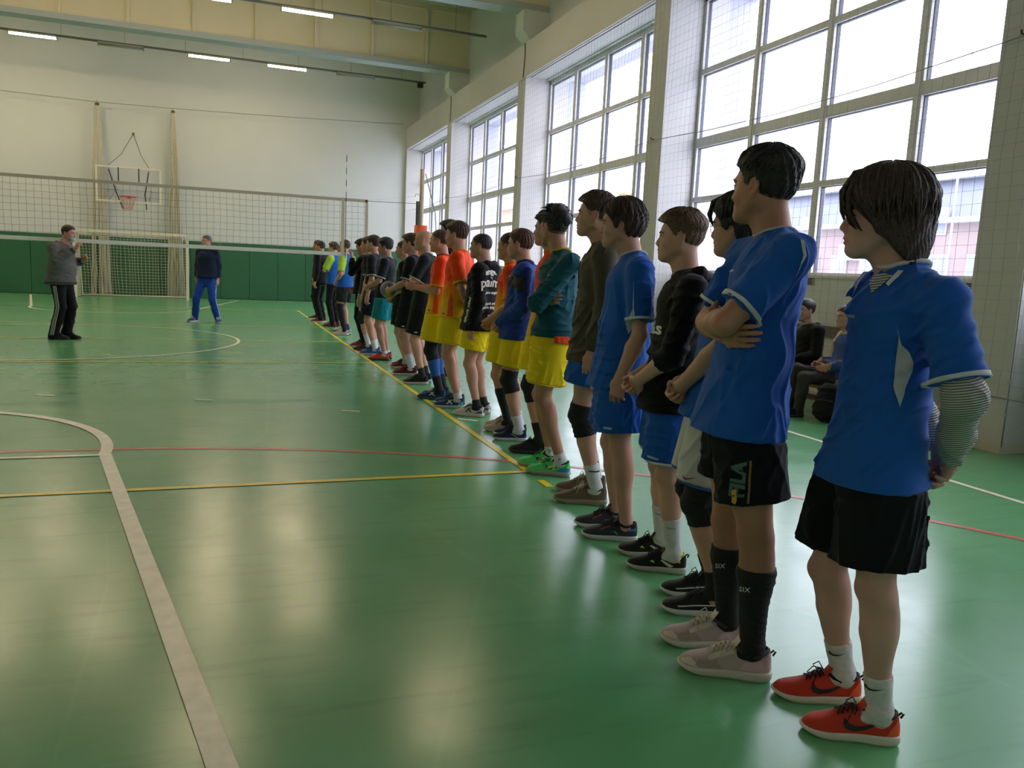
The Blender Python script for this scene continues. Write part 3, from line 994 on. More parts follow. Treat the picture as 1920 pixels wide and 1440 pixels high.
def conform(bv, V, d, off, far=0.6):
    d = Vector(d).normalized()
    out = []
    for p in V:
        p = Vector(p)
        loc, n, i, _ = bv.ray_cast(p - d * far, d)
        if loc is None:
            loc, n, i, _ = bv.find_nearest(p)
        if n.dot(d) > 0: n = -n
        out.append(loc - d * off * .6 + n * off)
    return out


def patch(bv, poly, d, m, name, parent, O=(0, 0, 0), U=(1, 0, 0), W=(0, 0, 1), off=0.002, step=0.014):
    """flat print that follows the surface under it; poly in (u, w) of the plane O, U, W, thrown along d"""
    import bmesh
    bm = bmesh.new()
    O, U, W = Vector(O), Vector(U), Vector(W)
    vs = [bm.verts.new(O + U * a + W * b) for a, b in poly]
    f = bm.faces.new(vs)
    bmesh.ops.triangulate(bm, faces=[f])
    for _ in range(5):
        es = [e for e in bm.edges if e.calc_length() > step]
        if not es or len(bm.verts) > 1500: break
        bmesh.ops.subdivide_edges(bm, edges=es, cuts=1)
        bmesh.ops.triangulate(bm, faces=bm.faces)
    for v, q in zip(bm.verts, conform(bv, [v.co for v in bm.verts], d, off)): v.co = q
    for f_ in bm.faces: f_.smooth = True
    me = bpy.data.meshes.new(name)
    bm.to_mesh(me); bm.free()
    return link(name, me, m, parent)


def lettering(bv, txt, size, pos, d, m, name, parent, U=(1, 0, 0), W=(0, 0, 1), off=0.002, bold=0.0, arc=0.0, sx=1.0):
    import bmesh
    cu = bpy.data.curves.new(name, 'FONT')
    cu.body = txt; cu.size = size; cu.align_x = 'CENTER'; cu.align_y = 'CENTER'
    cu.resolution_u = 2; cu.offset = bold
    t = bpy.data.objects.new('t', cu)
    me = bpy.data.meshes.new_from_object(t)
    bpy.data.objects.remove(t)
    bm = bmesh.new(); bm.from_mesh(me)
    for _ in range(3):
        es = [e for e in bm.edges if e.calc_length() > size * .5 + .004]
        if not es: break
        bmesh.ops.subdivide_edges(bm, edges=es, cuts=1)
        bmesh.ops.triangulate(bm, faces=bm.faces)
    P, U, W = Vector(pos), Vector(U).normalized(), Vector(W).normalized()
    co = []
    for v in bm.verts:
        x, y = v.co.x * sx, v.co.y
        if arc: y -= arc * x * x
        co.append(P + U * x + W * y)
    for v, q in zip(bm.verts, conform(bv, co, d, off)): v.co = q
    bm.to_mesh(me); bm.free()
    return link(name, me, m, parent)


def ringband(bv, c, ax, r, w, m, name, parent, off=0.002, n=28, maxd=None, up=(0, 0, 1)):
    """a band of trim round a sleeve or leg: rays from outside towards the axis"""
    c = Vector(c); ax = Vector(ax).normalized()
    u = Vector(up) - ax * ax.dot(Vector(up))
    if u.length < .1: u = Vector((1, 0, 0)) - ax * ax.x
    u.normalize(); v = ax.cross(u)
    D = []; R = []
    for k in range(n):
        a = 2 * math.pi * k / n
        dr = u * math.cos(a) + v * math.sin(a)
        row = []
        for t in (-.5, 0, .5):
            q = c + ax * (t * w)
            loc, nn, i, dist = bv.ray_cast(q + dr * r, -dr)
            row.append((loc - q).length if loc is not None and (loc - q).dot(dr) > 0 else None)
        D.append(dr); R.append(row)
    al = sorted(x for row in R for x in row if x is not None)
    med = al[len(al) // 2] if al else r * .5
    R = [[min(max(med if x is None else x, med * .6), med * 1.35) for x in row] for row in R]
    P = []
    for k in range(n):
        for ti, t in enumerate((-.5, 0, .5)):
            x = max(R[k][ti], (R[k - 1][ti] + R[(k + 1) % n][ti]) / 2)
            P.append(c + ax * (t * w) + D[k] * (x + off))
        P.append(c + ax * (.5 * w) + D[k] * (max(R[k]) - .006))
    F = []
    for k in range(n):
        k2 = (k + 1) % n
        for t in range(3):
            F.append((k * 4 + t, k * 4 + t + 1, k2 * 4 + t + 1, k2 * 4 + t))
    me = qmesh(name, [tuple(p) for p in P], F)
    return link(name, me, m, parent)


def headprims(F, c, M, hs, det):
    T = lambda *p: c + hs * (M @ V3(*p))
    E = lambda p, r, k=.01, op='u': F.ell(T(*p), tuple(hs * q for q in r), M, k, op)
    S = lambda a, b, ra, rb=None, k=.01, op='u', u=(0, 1, 0): F.seg(T(*a), T(*b), tuple(hs * q for q in ra) if not np.isscalar(ra) else ra * hs,
        None if rb is None else (tuple(hs * q for q in rb) if not np.isscalar(rb) else rb * hs), M @ V3(*u), k, op)
    E((-.014, 0, .030), (.094, .073, .083), .03)
    E((.034, 0, -.002), (.058, .060, .088), .03)
    E((.050, 0, -.052), (.042, .046, .046), .02)
    for y in (1, -1):
        S((-.002, .050 * y, -.045), (.066, .016 * y, -.096), .020, .017, .02)
        E((.056, .036 * y, -.030), (.026, .022, .026), .015)
        E((.004, .058 * y, -.012), (.03, .014, .04), .02)
    S((.020, .0, -.045), (.070, 0, -.088), .036, .022, .03)
    E((.078, 0, -.097), (.016, .018, .014), .015)
    S((.082, -.030, .020), (.082, .030, .020), .010, None, .015)
    # nose
    S((.088, 0, .006), (.107, 0, -.030), .0075, .0095, .008)
    for y in (1, -1):
        E((.098, .011 * y, -.036), (.012, .0085, .0075), .006)
    S((.092, 0, -.042), (.090, 0, -.062), .010, .010, .012)
    if det:
        for y in (1, -1):
            E((.096, .032 * y, -.001), (.019, .018, .0115), .006, 's')
            S((.0865, .020 * y, .0045), (.081, .043 * y, .003), .0042, .0036, .003)
            S((.085, .020 * y, -.0085), (.080, .041 * y, -.007), .004, .0034, .003)
            E((.109, .0065 * y, -.0405), (.004, .0035, .004), .002, 's')
    else:
        for y in (1, -1):
            E((.097, .031 * y, .0), (.015, .017, .010), .008, 's')
    # lips
    S((.089, -.021, -.0655), (.099, 0, -.0605), .004, .0055, .004, u=(0, 0, 1))
    S((.089, .021, -.0655), (.099, 0, -.0605), .004, .0055, .004, u=(0, 0, 1))
    S((.088, -.018, -.0715), (.0965, 0, -.0735), .004, .006, .004, u=(0, 0, 1))
    S((.088, .018, -.0715), (.0965, 0, -.0735), .004, .006, .004, u=(0, 0, 1))
    if det:
        S((.094, -.020, -.0675), (.1035, 0, -.0672), .0016, None, .003, 's')
        S((.094, .020, -.0675), (.1035, 0, -.0672), .0016, None, .003, 's')
    # ears
    for y in (1, -1):
        R = M @ rotz(RAD(-18 * y)) @ roty(RAD(-12))
        F.ell(T(-.012, .074 * y, -.004), (hs * .018, hs * .0075, hs * .031), R, .006)
        F.ell(T(-.009, .081 * y, -.001), (hs * .0105, hs * .006, hs * .019), R, .004, 's')
        F.ell(T(.002, .073 * y, -.006), (hs * .006, hs * .005, hs * .008), M, .004)
        F.ell(T(-.008, .073 * y, -.030), (hs * .008, hs * .006, hs * .009), M, .006)


def handprims(F, w, d, th, side, curl=0.35, s=1.0, spread=0.05, point=False):
    """palm, four fingers of different lengths and a thumb that leaves the side of the palm"""
    d = nrm(d); th = nrm(V3(th) - d * (V3(th) @ d))
    n = np.cross(d, th) * (1 if side > 0 else -1)
    w = V3(w)
    L = .085 * s
    F.seg(w - d * .01, w + d * L * .45, (.026 * s, .019 * s), (.038 * s, .015 * s), th, .012)
    F.seg(w + d * L * .4, w + d * L, (.038 * s, .015 * s), (.040 * s, .012 * s), th, .012)
    F.seg(w + d * .02 * s + th * .016 * s + n * .006, w + d * .05 * s + th * .028 * s + n * .008, .015 * s, .012 * s, k=.012)
    fg = [(.029, .088, .072), (.010, .092, .080), (-.010, .089, .073), (-.028, .080, .057)]
    for i, (o, kn, ln) in enumerate(fg):
        c = curl * (1 + .12 * i)
        if point and i == 0: c = .05
        p = w + th * o * s + d * kn * s
        a = .15 * c + .1
        for j, (fr, r0, r1) in enumerate(((.45, .0088, .0082), (.30, .0082, .0075), (.25, .0075, .0062))):
            a += c * (0.9 if j == 0 else 1.0)
            dr = nrm(d * math.cos(a) + n * math.sin(a) + th * spread * (1.5 - i) * .5)
            q = p + dr * ln * fr * s
            F.seg(p, q, r0 * s, r1 * s, k=.0035)
            p = q
    p = w + d * .038 * s + th * .031 * s + n * .008
    dr = nrm(d * .75 + th * .55 + n * (.25 + .5 * curl))
    for ln, r0, r1 in ((.034, .0125, .0105), (.026, .0105, .0078)):
        q = p + dr * ln * s
        F.seg(p, q, r0 * s, r1 * s, k=.005)
        p = q
        dr = nrm(dr + d * .35 - th * .25 * curl)


SHOE_X = [0, .004, .012, .03, .055, .085, .105, .125, .15, .175, .2, .225, .25, .268, .28, .285]
SHOE_W = [.014, .025, .032, .037, .039, .039, .038, .038, .040, .044, .0475, .047, .041, .031, .018, .006]
SHOE_H = [.070, .090, .098, .088, .077, .080, .094, .104, .094, .077, .066, .058, .052, .045, .036, .026]
SOLE_T = [.030, .030, .030, .029, .028, .026, .025, .024, .022, .021, .020, .020, .020, .021, .022, .023]


def interp(x, a, b): return float(np.interp(x, a, b))


def make_shoe(parent, pos, yaw, side, sc, st, near, zlift=0.0):
    nseg = 26 if near else 12
    m = 14 if near else 8
    hi = st.get('high', 0.0)
    up, mat_s = st['up'], st.get('sole', '#e4e0d8')
    M = rotz(yaw)
    O = V3(pos[0], pos[1], 0) - M @ V3(.062 * sc, 0, 0)
    tf = lambda p: O + M @ (V3(*p) * sc)
    xs = [.285 * (0.5 - 0.5 * math.cos(math.pi * (i / (nseg - 1)))) for i in range(nseg)]
    def cy(x): return -side * .010 * math.sin(max(0, (x - .05) / .235) * math.pi * .75)
    V = []; F = []
    for x in xs:
        w = interp(x, SHOE_X, SHOE_W); h = interp(x, SHOE_X, SHOE_H) + (hi if x < .12 else 0); z0 = interp(x, SHOE_X, SOLE_T) * .8
        for k in range(m + 1):
            a = math.pi * k / m
            cc, ss = math.cos(a), math.sin(a)
            nar = 1 - .28 * ss ** 2 * (1 if x < .17 else .3)
            y = w * np.sign(cc) * abs(cc) ** .8 * (nar if x < .17 else 1)
            z = z0 + (h - z0) * ss ** .8
            V.append(tf((x, y + cy(x), z)))
    for i in range(nseg - 1):
        for k in range(m):
            a = i * (m + 1) + k
            F.append((a, a + 1, a + m + 2, a + m + 1))
    me = qmesh('shoe', V, F)
    sh = link('shoe', me, cloth(up, .6, .1), parent)
    bv = BVHTree.FromPolygons([tuple(p) for p in V], F)
    # sole
    b = MB()
    ol = []
    for x in xs: ol.append((x, interp(x, SHOE_X, SHOE_W) * 1.07 + .002))
    pts = [(x, w) for x, w in ol] + [(x, -w) for x, w in ol[::-1]]
    n = len(pts)
    V2 = []
    for lev in range(4):
        for x, y in pts:
            top = interp(x, SHOE_X, SOLE_T) + .004
            spring = .016 * max(0, (x - .2) / .085) ** 2 + .006 * max(0, (.03 - x) / .03) ** 2
            z = (spring, spring + .25 * (top - spring), spring + .8 * (top - spring), top)[lev]
            f = (.93, 1.0, 1.02, .97)[lev]
            V2.append(tf((x * 1.0 + (.004 if x > .2 else -.004) * (f > .99), y * f + cy(x), z)))
    F2 = [tuple(range(n))[::-1], tuple(range(3 * n, 4 * n))]
    for lev in range(3):
        for k in range(n):
            k2 = (k + 1) % n
            F2.append((lev * n + k, lev * n + k2, (lev + 1) * n + k2, (lev + 1) * n + k))
    b.add(V2, F2, True)
    b.build('sole', plain(mat_s, .5), sh)
    if not near: return sh
    # dark collar lining round the ankle
    ring = []
    for k in range(14):
        a = 2 * math.pi * k / 14
        x = .062 + .052 * math.cos(a); y = .0335 * math.sin(a)
        z = interp(x, [.0, .012, .035, .062, .09, .115], [.096, .096, .086, .077, .086, .102]) + hi
        ring.append(tf((x, y + cy(x), z)))
    V, F = tube_geo(ring, .0055 * sc, 7, closed=True, flat=1.3)
    b = MB(); b.add(V, F, True); b.build('collar_lining', plain(st.get('lining', '#15151a'), .8), sh)
    # tongue
    b = MB()
    T = [(.125, .090 + hi), (.112, .105 + hi), (.100, .124 + hi), (.093, .134 + hi)]
    for i, yy in enumerate((-.018, .018)):
        pass
    Vt = []
    for x, z in T:
        for y in (-.02, -.01, 0, .01, .02):
            Vt.append(tf((x + .006 * (1 - (y / .02) ** 2), y + cy(x), z)))
            Vt.append(tf((x - .004 + .006 * (1 - (y / .02) ** 2), y + cy(x), z)))
    Ft = []
    for i in range(3):
        for k in range(4):
            a = (i * 5 + k) * 2; c = ((i + 1) * 5 + k) * 2
            Ft.append((a, a + 2, c + 2, c)); Ft.append((a + 1, c + 1, c + 3, a + 3))
    for k in range(4):
        a = (15 + k) * 2; Ft.append((a, a + 2, a + 3, a + 1))
    for i in range(3):
        for k in (0, 4):
            a = (i * 5 + k) * 2; c = ((i + 1) * 5 + k) * 2; Ft.append((a, c, c + 1, a + 1))
    b.add(Vt, Ft, True); b.build('tongue', cloth(st.get('tongue', up), .7, .1), sh)
    # laces
    b = MB()
    lx = [.128, .142, .156, .170, .184]
    for i in range(len(lx) - 1):
        for sg in (1, -1):
            p = []
            for t in (0, .25, .5, .75, 1):
                x = lx[i] + (lx[i + 1] - lx[i]) * t
                y = sg * .019 * (1 - 2 * t)
                q = Vector(tf((x, y + cy(x), .2)))
                loc, nn, _, _ = bv.ray_cast(q, Vector((0, 0, -1)))
                if loc is None: loc = q
                p.append(tuple(loc + Vector((0, 0, .003 + .002 * math.sin(t * 3.14)))))
            b.tube(p, .0024, 5)
    for sg in (1, -1):
        p = [tf((.126, sg * .006 + cy(.12), .104 + hi)), tf((.135, sg * .022, .118 + hi * .5)), tf((.150, sg * .034, .100)), tf((.140, sg * .030, .088)), tf((.128, sg * .010, .100 + hi))]
        b.tube(p, .002, 5)
        b.tube([tf((.128, sg * .005, .103)), tf((.15, sg * .03, .095)), tf((.165, sg * .042, .065))], .0018, 5)
    b.build('laces', plain(st.get('lace', '#1a1a1e'), .8), sh)
    for (nm, poly, hexc) in st.get('marks', []):
        patch(bv, poly, tuple(M @ V3(0, -1, 0)), plain(hexc, .55), nm, sh, O=tuple(O), U=tuple(M @ V3(sc, 0, 0)), W=(0, 0, sc), off=.0015, step=.01)
    if st.get('tab'):
        b = MB(); p = [tf((.006, 0, .085)), tf((-.006, 0, .096)), tf((-.012, 0, .092)), tf((-.004, 0, .078))]
        b.tube(p, .0035, 6); b.build('heel_tab', plain(st['tab'], .7), sh)
    return sh


SWOOSH = lambda x, z, s=1.0: [(x + a * s, z + b * s) for a, b in ((0, .030), (.005, .012), (-.004, .0), (-.025, -.005), (-.06, .004), (-.118, .032), (-.062, .017), (-.032, .011), (-.014, .015))]


def hair_build(emp, c, M, hs, hp, res, rnd):
    """scalp volume plus locks that follow it"""
    st = hp['style']
    colr = lin(hp['col'])
    m = mat('hair_' + hp['col'].strip('#'), colr, hp.get('rough', 0.55), noise=0.4, nscale=70, bump=0.5, bscale=120, spec=.5)
    h = {0: .003, 1: .0048, 2: .008}[res]
    tt, ts, tb = hp.get('t', (.016, .008, .012))
    F = Fld((-.16, -.12, -.17), (.135, .12, .17), h)
    X, Y, Z = F.ax[0][:, None, None], F.ax[1][None, :, None], F.ax[2][None, None, :]
    x, y, z = X + .014, Y, Z - .030
    rr = np.sqrt((x / .094) ** 2 + (y / .073) ** 2 + (z / .083) ** 2)
    low = np.clip(-(Z - .0) / .12, 0, 1)
    # below the equator the volume hangs instead of tucking under
    hang = hp.get('hang', 0.0)
    if hang:
        rr2 = np.sqrt((x / .094) ** 2 + (y / .073) ** 2 + (np.where(z < 0, z * (1 - hang), z) / .083) ** 2)
        rr = rr2
    d = (rr - 1) * .078
    wz = np.clip((Z - .015) / .075, 0, 1); wz = wz * wz * (3 - 2 * wz)
    wb = np.clip((-X - .02) / .08, 0, 1)
    t = ts + (tt - ts) * wz + (tb - ts) * wb * (1 - wz)
    wf = np.clip((X - .02) / .07, 0, 1) * wz
    t = t + hp.get('quiff', 0.0) * wf
    th = np.arctan2(Y, X + .02)
    rf = hp.get('ridge', .0012)
    cz = hp.get('curl', 0)
    if cz:
        d = d - cz * (np.sin(X * 190 + 3 * np.sin(Z * 120)) * np.sin(Y * 200 + 2 * np.sin(X * 150)) * np.sin(Z * 180 + 2))
    d = d - rf * (np.sin(th * hp.get('nr', 26) * .6 + 5 * np.sin(Z * 18 + 3 * X + th * 2) + 2.2 * np.sin(th * 3)) + .6 * np.sin(th * hp.get('nr', 26) * 1.7 + 7 * np.sin(Z * 26 + th))) * np.clip((.14 - Z) / .05, 0, 1)
    line = hp.get('line', [(-.13, -.075), (-.07, -.070), (-.03, -.052), (-.022, .0), (-.012, .030), (.006, .020), (.012, -.012), (.022, -.014), (.032, .020), (.060, .058), (.080, .068), (.13, .085)])
    zc = np.interp(F.ax[0], [a for a, b in line], [b for a, b in line])[:, None, None]
    if hp.get('part'):     # middle parting opens the forehead
        zc = zc + hp['part'] * np.clip(X - .05, 0, 1) * 14 * (1 - np.clip(np.abs(Y) / .05, 0, 1))
    d = np.maximum(d - t, (zc - Z) * .75)
    F.v = (d + 0 * X + 0 * Y + 0 * Z).astype(np.float32)
    for (a, b2, ra, rb) in hp.get('lumps', []):
        F.seg(a, b2, ra, rb, k=.015)
        if hp.get('curl'): pass
    P, Q = F.mesh()
    if res < 2: P = smooth_mesh(P, Q, 1, .4)
    G = [P]; GQ = [Q]
    base = len(P)
    nl = hp.get('locks', 0) if res == 0 else 0
    LV = []; LF = []
    ln = hp.get('llen', .06)
    for i in range(nl):
        ph = rnd.uniform(-math.pi, math.pi)
        if st == 'long' and rnd.random() < .25: ph = rnd.choice((-1, 1)) * rnd.uniform(.3, .9)
        pol = rnd.uniform(.05, .75) if st in ('long', 'bob') else rnd.uniform(.0, 1.3)
        r0 = rnd.uniform(.0022, .0046) * hp.get('lr', 1)
        n = 9 if st in ('long', 'bob') else 4
        L = ln * rnd.uniform(.75, 1.15)
        pts = []
        drift = rnd.uniform(-.25, .25)
        out = rnd.uniform(.0, 1.0)
        front = abs(ph) < 1.0
        jx = rnd.uniform(-.003, .003)
        for j in range(n):
            f = j / (n - 1)
            a = pol + f * L / .095
            p2 = ph + drift * f
            if front and st in ('long', 'bob'): p2 = ph + np.sign(ph) * f * (1.25 - abs(ph)) * .9
            zz = math.cos(min(a, math.pi * .55)); rad = math.sin(min(a, math.pi * .5))
            hx, hy = rad * math.cos(p2), rad * math.sin(p2)
            wzz = max(0, min(1, (.083 * zz + .015) / .075)); wbb = max(0, min(1, (-hx * .09 - .0) / .08))
            tk = ts + (tt - ts) * wzz + (tb - ts) * wbb * (1 - wzz)
            tk += .001 + .004 * math.sin(f * math.pi) * out
            if a > math.pi * .5:
                drop = (a - math.pi * .5) * .09
                q = V3(-.014 + hx * (.094 + tk), hy * (.073 + tk), .030 - drop + .0)
                infl = -.10 * drop if not front else -.25 * drop
                q[0] += hx * infl; q[1] += hy * infl
                if st in ('long', 'bob'): q = q + V3(hx, hy, 0) * math.sin(drop * 38 + i) * .006
            else:
                q = V3(-.014 + hx * (.094 + tk), hy * (.073 + tk), .030 + zz * (.083 + tk))
            if st not in ('long', 'bob'):
                q = q + nrm(V3(hx, hy, zz)) * f * hp.get('spike', .006) + V3(f * hp.get('fwd', .008), 0, 0)
            q[0] += jx
            pts.append(q)
        rad_ = [r0 * (1.0 if j < n - 3 else (n - 1 - j) / 3 * .8 + .12) for j in range(n)]
        zmin = np.interp(pts[-1][0], [a for a, b in line], [b for a, b in line]) if st not in ('long', 'bob') else -9
        if pts[-1][2] < zmin + .004: continue
        V, Fq = tube_geo(pts, rad_, 5, flat=2.0, cap=False, up=nrm(pts[0] - V3(-.014, 0, .03)) * 0 + V3(rnd.uniform(-1, 1), rnd.uniform(-1, 1), .2))
        o = base + len(LV)
        LV += [tuple(v) for v in V]
        LF += [tuple(q + o for q in f) for f in Fq]
    for loc_ in hp.get('strands', []):
        V, Fq = tube_geo([V3(*q) for q in loc_[0]], loc_[1], 5, flat=2.2, cap=False)
        o = base + len(LV)
        LV += [tuple(v) for v in V]; LF += [tuple(q + o for q in f) for f in Fq]
    if LV:
        P = np.concatenate([P, np.array(LV)]); Q = np.concatenate([Q, np.array(LF)])
    P = c + hs * (P @ M.T)
    return link('hair', qmesh('hair', P, Q), m, emp)


def arm_pose(kind, sh, side, s, hipz):
    y = side
    if kind == 'down':
        e = sh + V3(-.03, .045 * y, -.285) * s
        w = e + V3(.065, .0 * y, -.245) * s
        return e, w, V3(.15, 0, -1), V3(1, -.35 * y, 0), .38
    if kind == 'clasp':
        e = sh + V3(-.02, .06 * y, -.28) * s
        w = V3(.16, .055 * y, hipz + .03)
        return e, w, V3(.28, -.75 * y, -.6), V3(.45, .2 * y, .8), .55
    if kind == 'crossed':
        e = sh + V3(.115, .035 * y, -.245) * s
        w = e + V3(.05, -.23 * y, .035 + .03 * y) * s
        return e, w, V3(-.02, -1 * y, .18), V3(.1, .1, 1), .25
    if kind == 'behind':
        e = sh + V3(-.08, .08 * y, -.27) * s
        w = V3(-.16, .03 * y, hipz + .0)
        return e, w, V3(-.1, -.6 * y, -.7), V3(.2, .2 * y, -.7), .5
    if kind == 'forward':
        e = sh + V3(.02, .05 * y, -.285) * s
        w = e + V3(.235, -.05 * y, .03) * s
        return e, w, V3(1, -.15 * y, .12), V3(0, -.2 * y, 1), .45
    if kind == 'up':
        e = sh + V3(.14, .05 * y, -.2) * s
        w = e + V3(.02, -.06 * y, .24) * s
        return e, w, V3(.15, -.25 * y, .9), V3(.0, -1 * y, .1), .5
    if kind == 'ball':
        e = sh + V3(.05, .06 * y, -.26) * s
        w = e + V3(.21, -.06 * y, -.10) * s
        return e, w, V3(.75, -.75 * y, -.25), V3(.2, .2 * y, 1), .45
    if kind == 'lap':
        e = sh + V3(.05, .07 * y, -.26) * s
        w = e + V3(.22, -.08 * y, -.06) * s
        return e, w, V3(.9, -.6 * y, -.3), V3(.2, -.1 * y, 1), .4


def person(label, o, yaw, H=1.75, J=None, arms=('down', 'down'), head=(0, 0, 0), skin='#b98a6c', res=0, hair=None, top=None, bottom=None,
           legs=None, shoes=None, feet=None, fat=1.0, seed=1, group=None, vd=(-.1, -1, 0), sit=None, face=None, tan=0.0, zoff=0.0):
    J = J or {}
    s = H / 1.75
    rnd = random.Random(seed)
    emp = empty('person', (o[0], o[1], zoff), RAD(yaw), label, 'person', group)
    h_head = {0: .0031, 1: .0052, 2: .008}[res]
    h_arm = {0: .0042, 1: .006, 2: .009}[res]
    h_leg = {0: .0065, 1: .009, 2: .012}[res]
    h_cl = {0: .0052, 1: .009, 2: .013}[res]
    g = lambda k, d: V3(*J[k]) if k in J else V3(*d)
    hip = g('hip', (-.01, 0, .925 * s))
    hl = g('hl', hip + V3(0, .088, -.02) * s); hr = g('hr', hip + V3(0, -.088, -.02) * s)
    hip = (hl + hr) / 2 + V3(0, 0, .02)
    neck = g('neck', (-.03, 0, 1.46 * s))
    hc = g('head', neck + V3(.045, 0, .165 * s))
    sl = g('shl', neck + V3(-.015, .172 * s, -.055 * s)); sr = g('shr', neck + V3(-.015, -.172 * s, -.055 * s))
    feet = feet or ((-.06, .10, 6), (-.06, -.10, -6))
    if res and not sit and abs(feet[0][0] - feet[1][0]) < .045 and abs(feet[0][1]) < .15:
        feet = ((feet[0][0] - rnd.uniform(.01, .04),) + tuple(feet[0][1:]), (feet[1][0] + rnd.uniform(.02, .05),) + tuple(feet[1][1:]))
    al = g('anl', (feet[0][0], feet[0][1], .095 * s)); ar = g('anr', (feet[1][0], feet[1][1], .095 * s))
    def knee(h_, a_, nm):
        if nm in J: return V3(*J[nm])
        m_ = h_ * .5 + a_ * .5
        L = np.linalg.norm(h_ - a_); T_ = .845 * s
        return m_ + V3(max(.012, math.sqrt(max(T_ * T_ / 4 - L * L / 4, 0)) * .75), 0, .0)
    kl = knee(hl, al, 'knl'); kr = knee(hr, ar, 'knr')
    A = []
    for nm, side, shd in (('l', 1, sl), ('r', -1, sr)):
        k = arms[0] if side > 0 else arms[1]
        e, w, d, th, cu = arm_pose(k, shd, side, s, hip[2])
        e = g('el' + nm, e); w = g('wr' + nm, w)
        d = g('hd' + nm, d); th = g('th' + nm, th)
        if 'cu' + nm in J: cu = J['cu' + nm]
        A.append((side, shd, e, w, d, th, cu))
    M = rotz(RAD(head[0])) @ roty(RAD(head[1])) @ rotx(RAD(head[2]))
    hs = H / 1.75 * .98 if 'hs' not in J else J['hs']
    top = top or {}; bottom = bottom or {}; legs = legs or {}; shoes = shoes or {}
    sk = np.array(lin(skin)) * np.array([1.12, 1.05, 1.10])
    parts = []

    # ---- head and neck
    F = Fld(np.minimum(hc - .15 * hs, neck - .09), np.maximum(hc + .15 * hs, neck + .09), h_head)
    headprims(F, hc, M, hs, res == 0)
    nk = hc + hs * (M @ V3(-.030, 0, -.045))
    F.seg(neck + V3(-.005, 0, -.05), nk, (.062 * s * fat, .060 * s * fat), (.050 * s * fat, .052 * s * fat), (0, 1, 0), .025)
    F.seg(neck + V3(.02, .0, -.03), hc + hs * (M @ V3(.035, 0, -.075)), .025, .02, k=.03)
    P, Q = F.mesh()
    L = (P - hc) @ M / hs
    C = np.tile(sk, (len(P), 1))
    nz = .5 + .5 * np.sin(L[:, 0] * 61 + 2 * np.sin(L[:, 2] * 47)) * np.sin(L[:, 2] * 53 + L[:, 1] * 37)
    C *= (1 + .05 * (nz - .5))[:, None]
    red = np.exp(-(((L[:, 0] - .055) / .03) ** 2 + ((np.abs(L[:, 1]) - .042) / .022) ** 2 + ((L[:, 2] + .03) / .025) ** 2)) * .35
    red += np.exp(-(((L[:, 0] - .108) / .014) ** 2 + ((L[:, 2] + .032) / .014) ** 2)) * .3
    red += (np.abs(L[:, 1]) > .068) * (np.abs(L[:, 2]) < .045) * .3
    C *= 1 - red[:, None] * np.array([.05, .32, .32])
    lip = (L[:, 0] > .087) & (np.abs(L[:, 1]) < .024) & (L[:, 2] > -.080) & (L[:, 2] < -.0555)
    C[lip] *= np.array([.93, .74, .74])
    if hair:
        hcol = np.array(lin(hair['col']))
        fade = hair.get('scalp', .55)
        ln_ = [(-.13, -.085), (-.07, -.080), (-.03, -.062), (-.022, .0), (-.012, .028), (.006, .018), (.012, -.016), (.026, -.018), (.036, .016), (.064, .054), (.084, .064), (.13, .082)]
        zc = np.interp(L[:, 0], [a for a, b in ln_], [b for a, b in ln_])
        wgt = np.clip((L[:, 2] - zc) / .014, 0, 1) * fade
        wgt *= (np.sqrt(((L[:, 0] + .014) / .094) ** 2 + (L[:, 1] / .073) ** 2 + ((L[:, 2] - .03) / .083) ** 2) < 1.14)
        C = C * (1 - wgt[:, None]) + hcol * 1.3 * wgt[:, None]
        if hair.get('beard'):
            bw = np.clip((L[:, 0] - .0) / .03, 0, 1) * np.clip((-.05 - L[:, 2]) / .02, 0, 1) * (L[:, 2] > -.125) * hair['beard']
            C = C * (1 - bw[:, None]) + hcol * bw[:, None]
    parts.append((P, Q, C))
    # ---- trunk
    F = Fld(np.minimum(hip, neck) - V3(.2, .26, .14), np.maximum(hip, neck) + V3(.2, .26, .02), .014)
    ch = neck * .72 + hip * .28; wa = neck * .38 + hip * .62
    F.seg(ch, wa, (.135 * s * fat, .085 * s * fat), (.125 * s * fat, .085 * s * fat), (0, 1, 0), .03)
    F.seg(wa, hip, (.125 * s * fat, .085 * s * fat), (.135 * s, .09 * s), (0, 1, 0), .03)
    F.seg(sl, sr, .04 * s, k=.04)
    F.seg(neck, neck - V3(0, 0, .12), .055, k=.04)
    F.seg(hip, hl, .075, k=.03); F.seg(hip, hr, .075, k=.03)
    P, Q = F.mesh(); parts.append((P, Q, np.tile(sk, (len(P), 1))))
    # ---- arms with hands
    am = fat ** .5 * J.get('arm', 1.0)
    for side, shd, e, w, d, th, cu in A:
        lo = np.min([shd, e, w, w + nrm(d) * .19], 0) - .075; hi = np.max([shd, e, w, w + nrm(d) * .19], 0) + .075
        F = Fld(lo, hi, h_arm)
        F.seg(shd, e, .046 * s * am, .036 * s * am, k=.02)
        F.ell(shd * .45 + e * .55 + V3(.008, 0, 0), (.038 * am, .038 * am, .075), None, .02)
        fd = nrm(w - e)
        mid = e + (w - e) * .32
        F.seg(e, mid, .037 * s * am, .0405 * s * am, k=.015)
        F.seg(mid, w, .0405 * s * am, (.0275 * s * am, .022 * s * am), V3(th), .015)
        handprims(F, w, d, th, side, cu, s, point=bool(J.get('point')) and side > 0)
        P, Q = F.mesh()
        C = np.tile(sk, (len(P), 1))
        dk = np.clip((np.linalg.norm(P - w - nrm(d) * .1, axis=1)), 0, .12)
        C *= 1 - (np.clip(1 - dk / .12, 0, 1) * .35)[:, None] * np.array([.05, .3, .3])
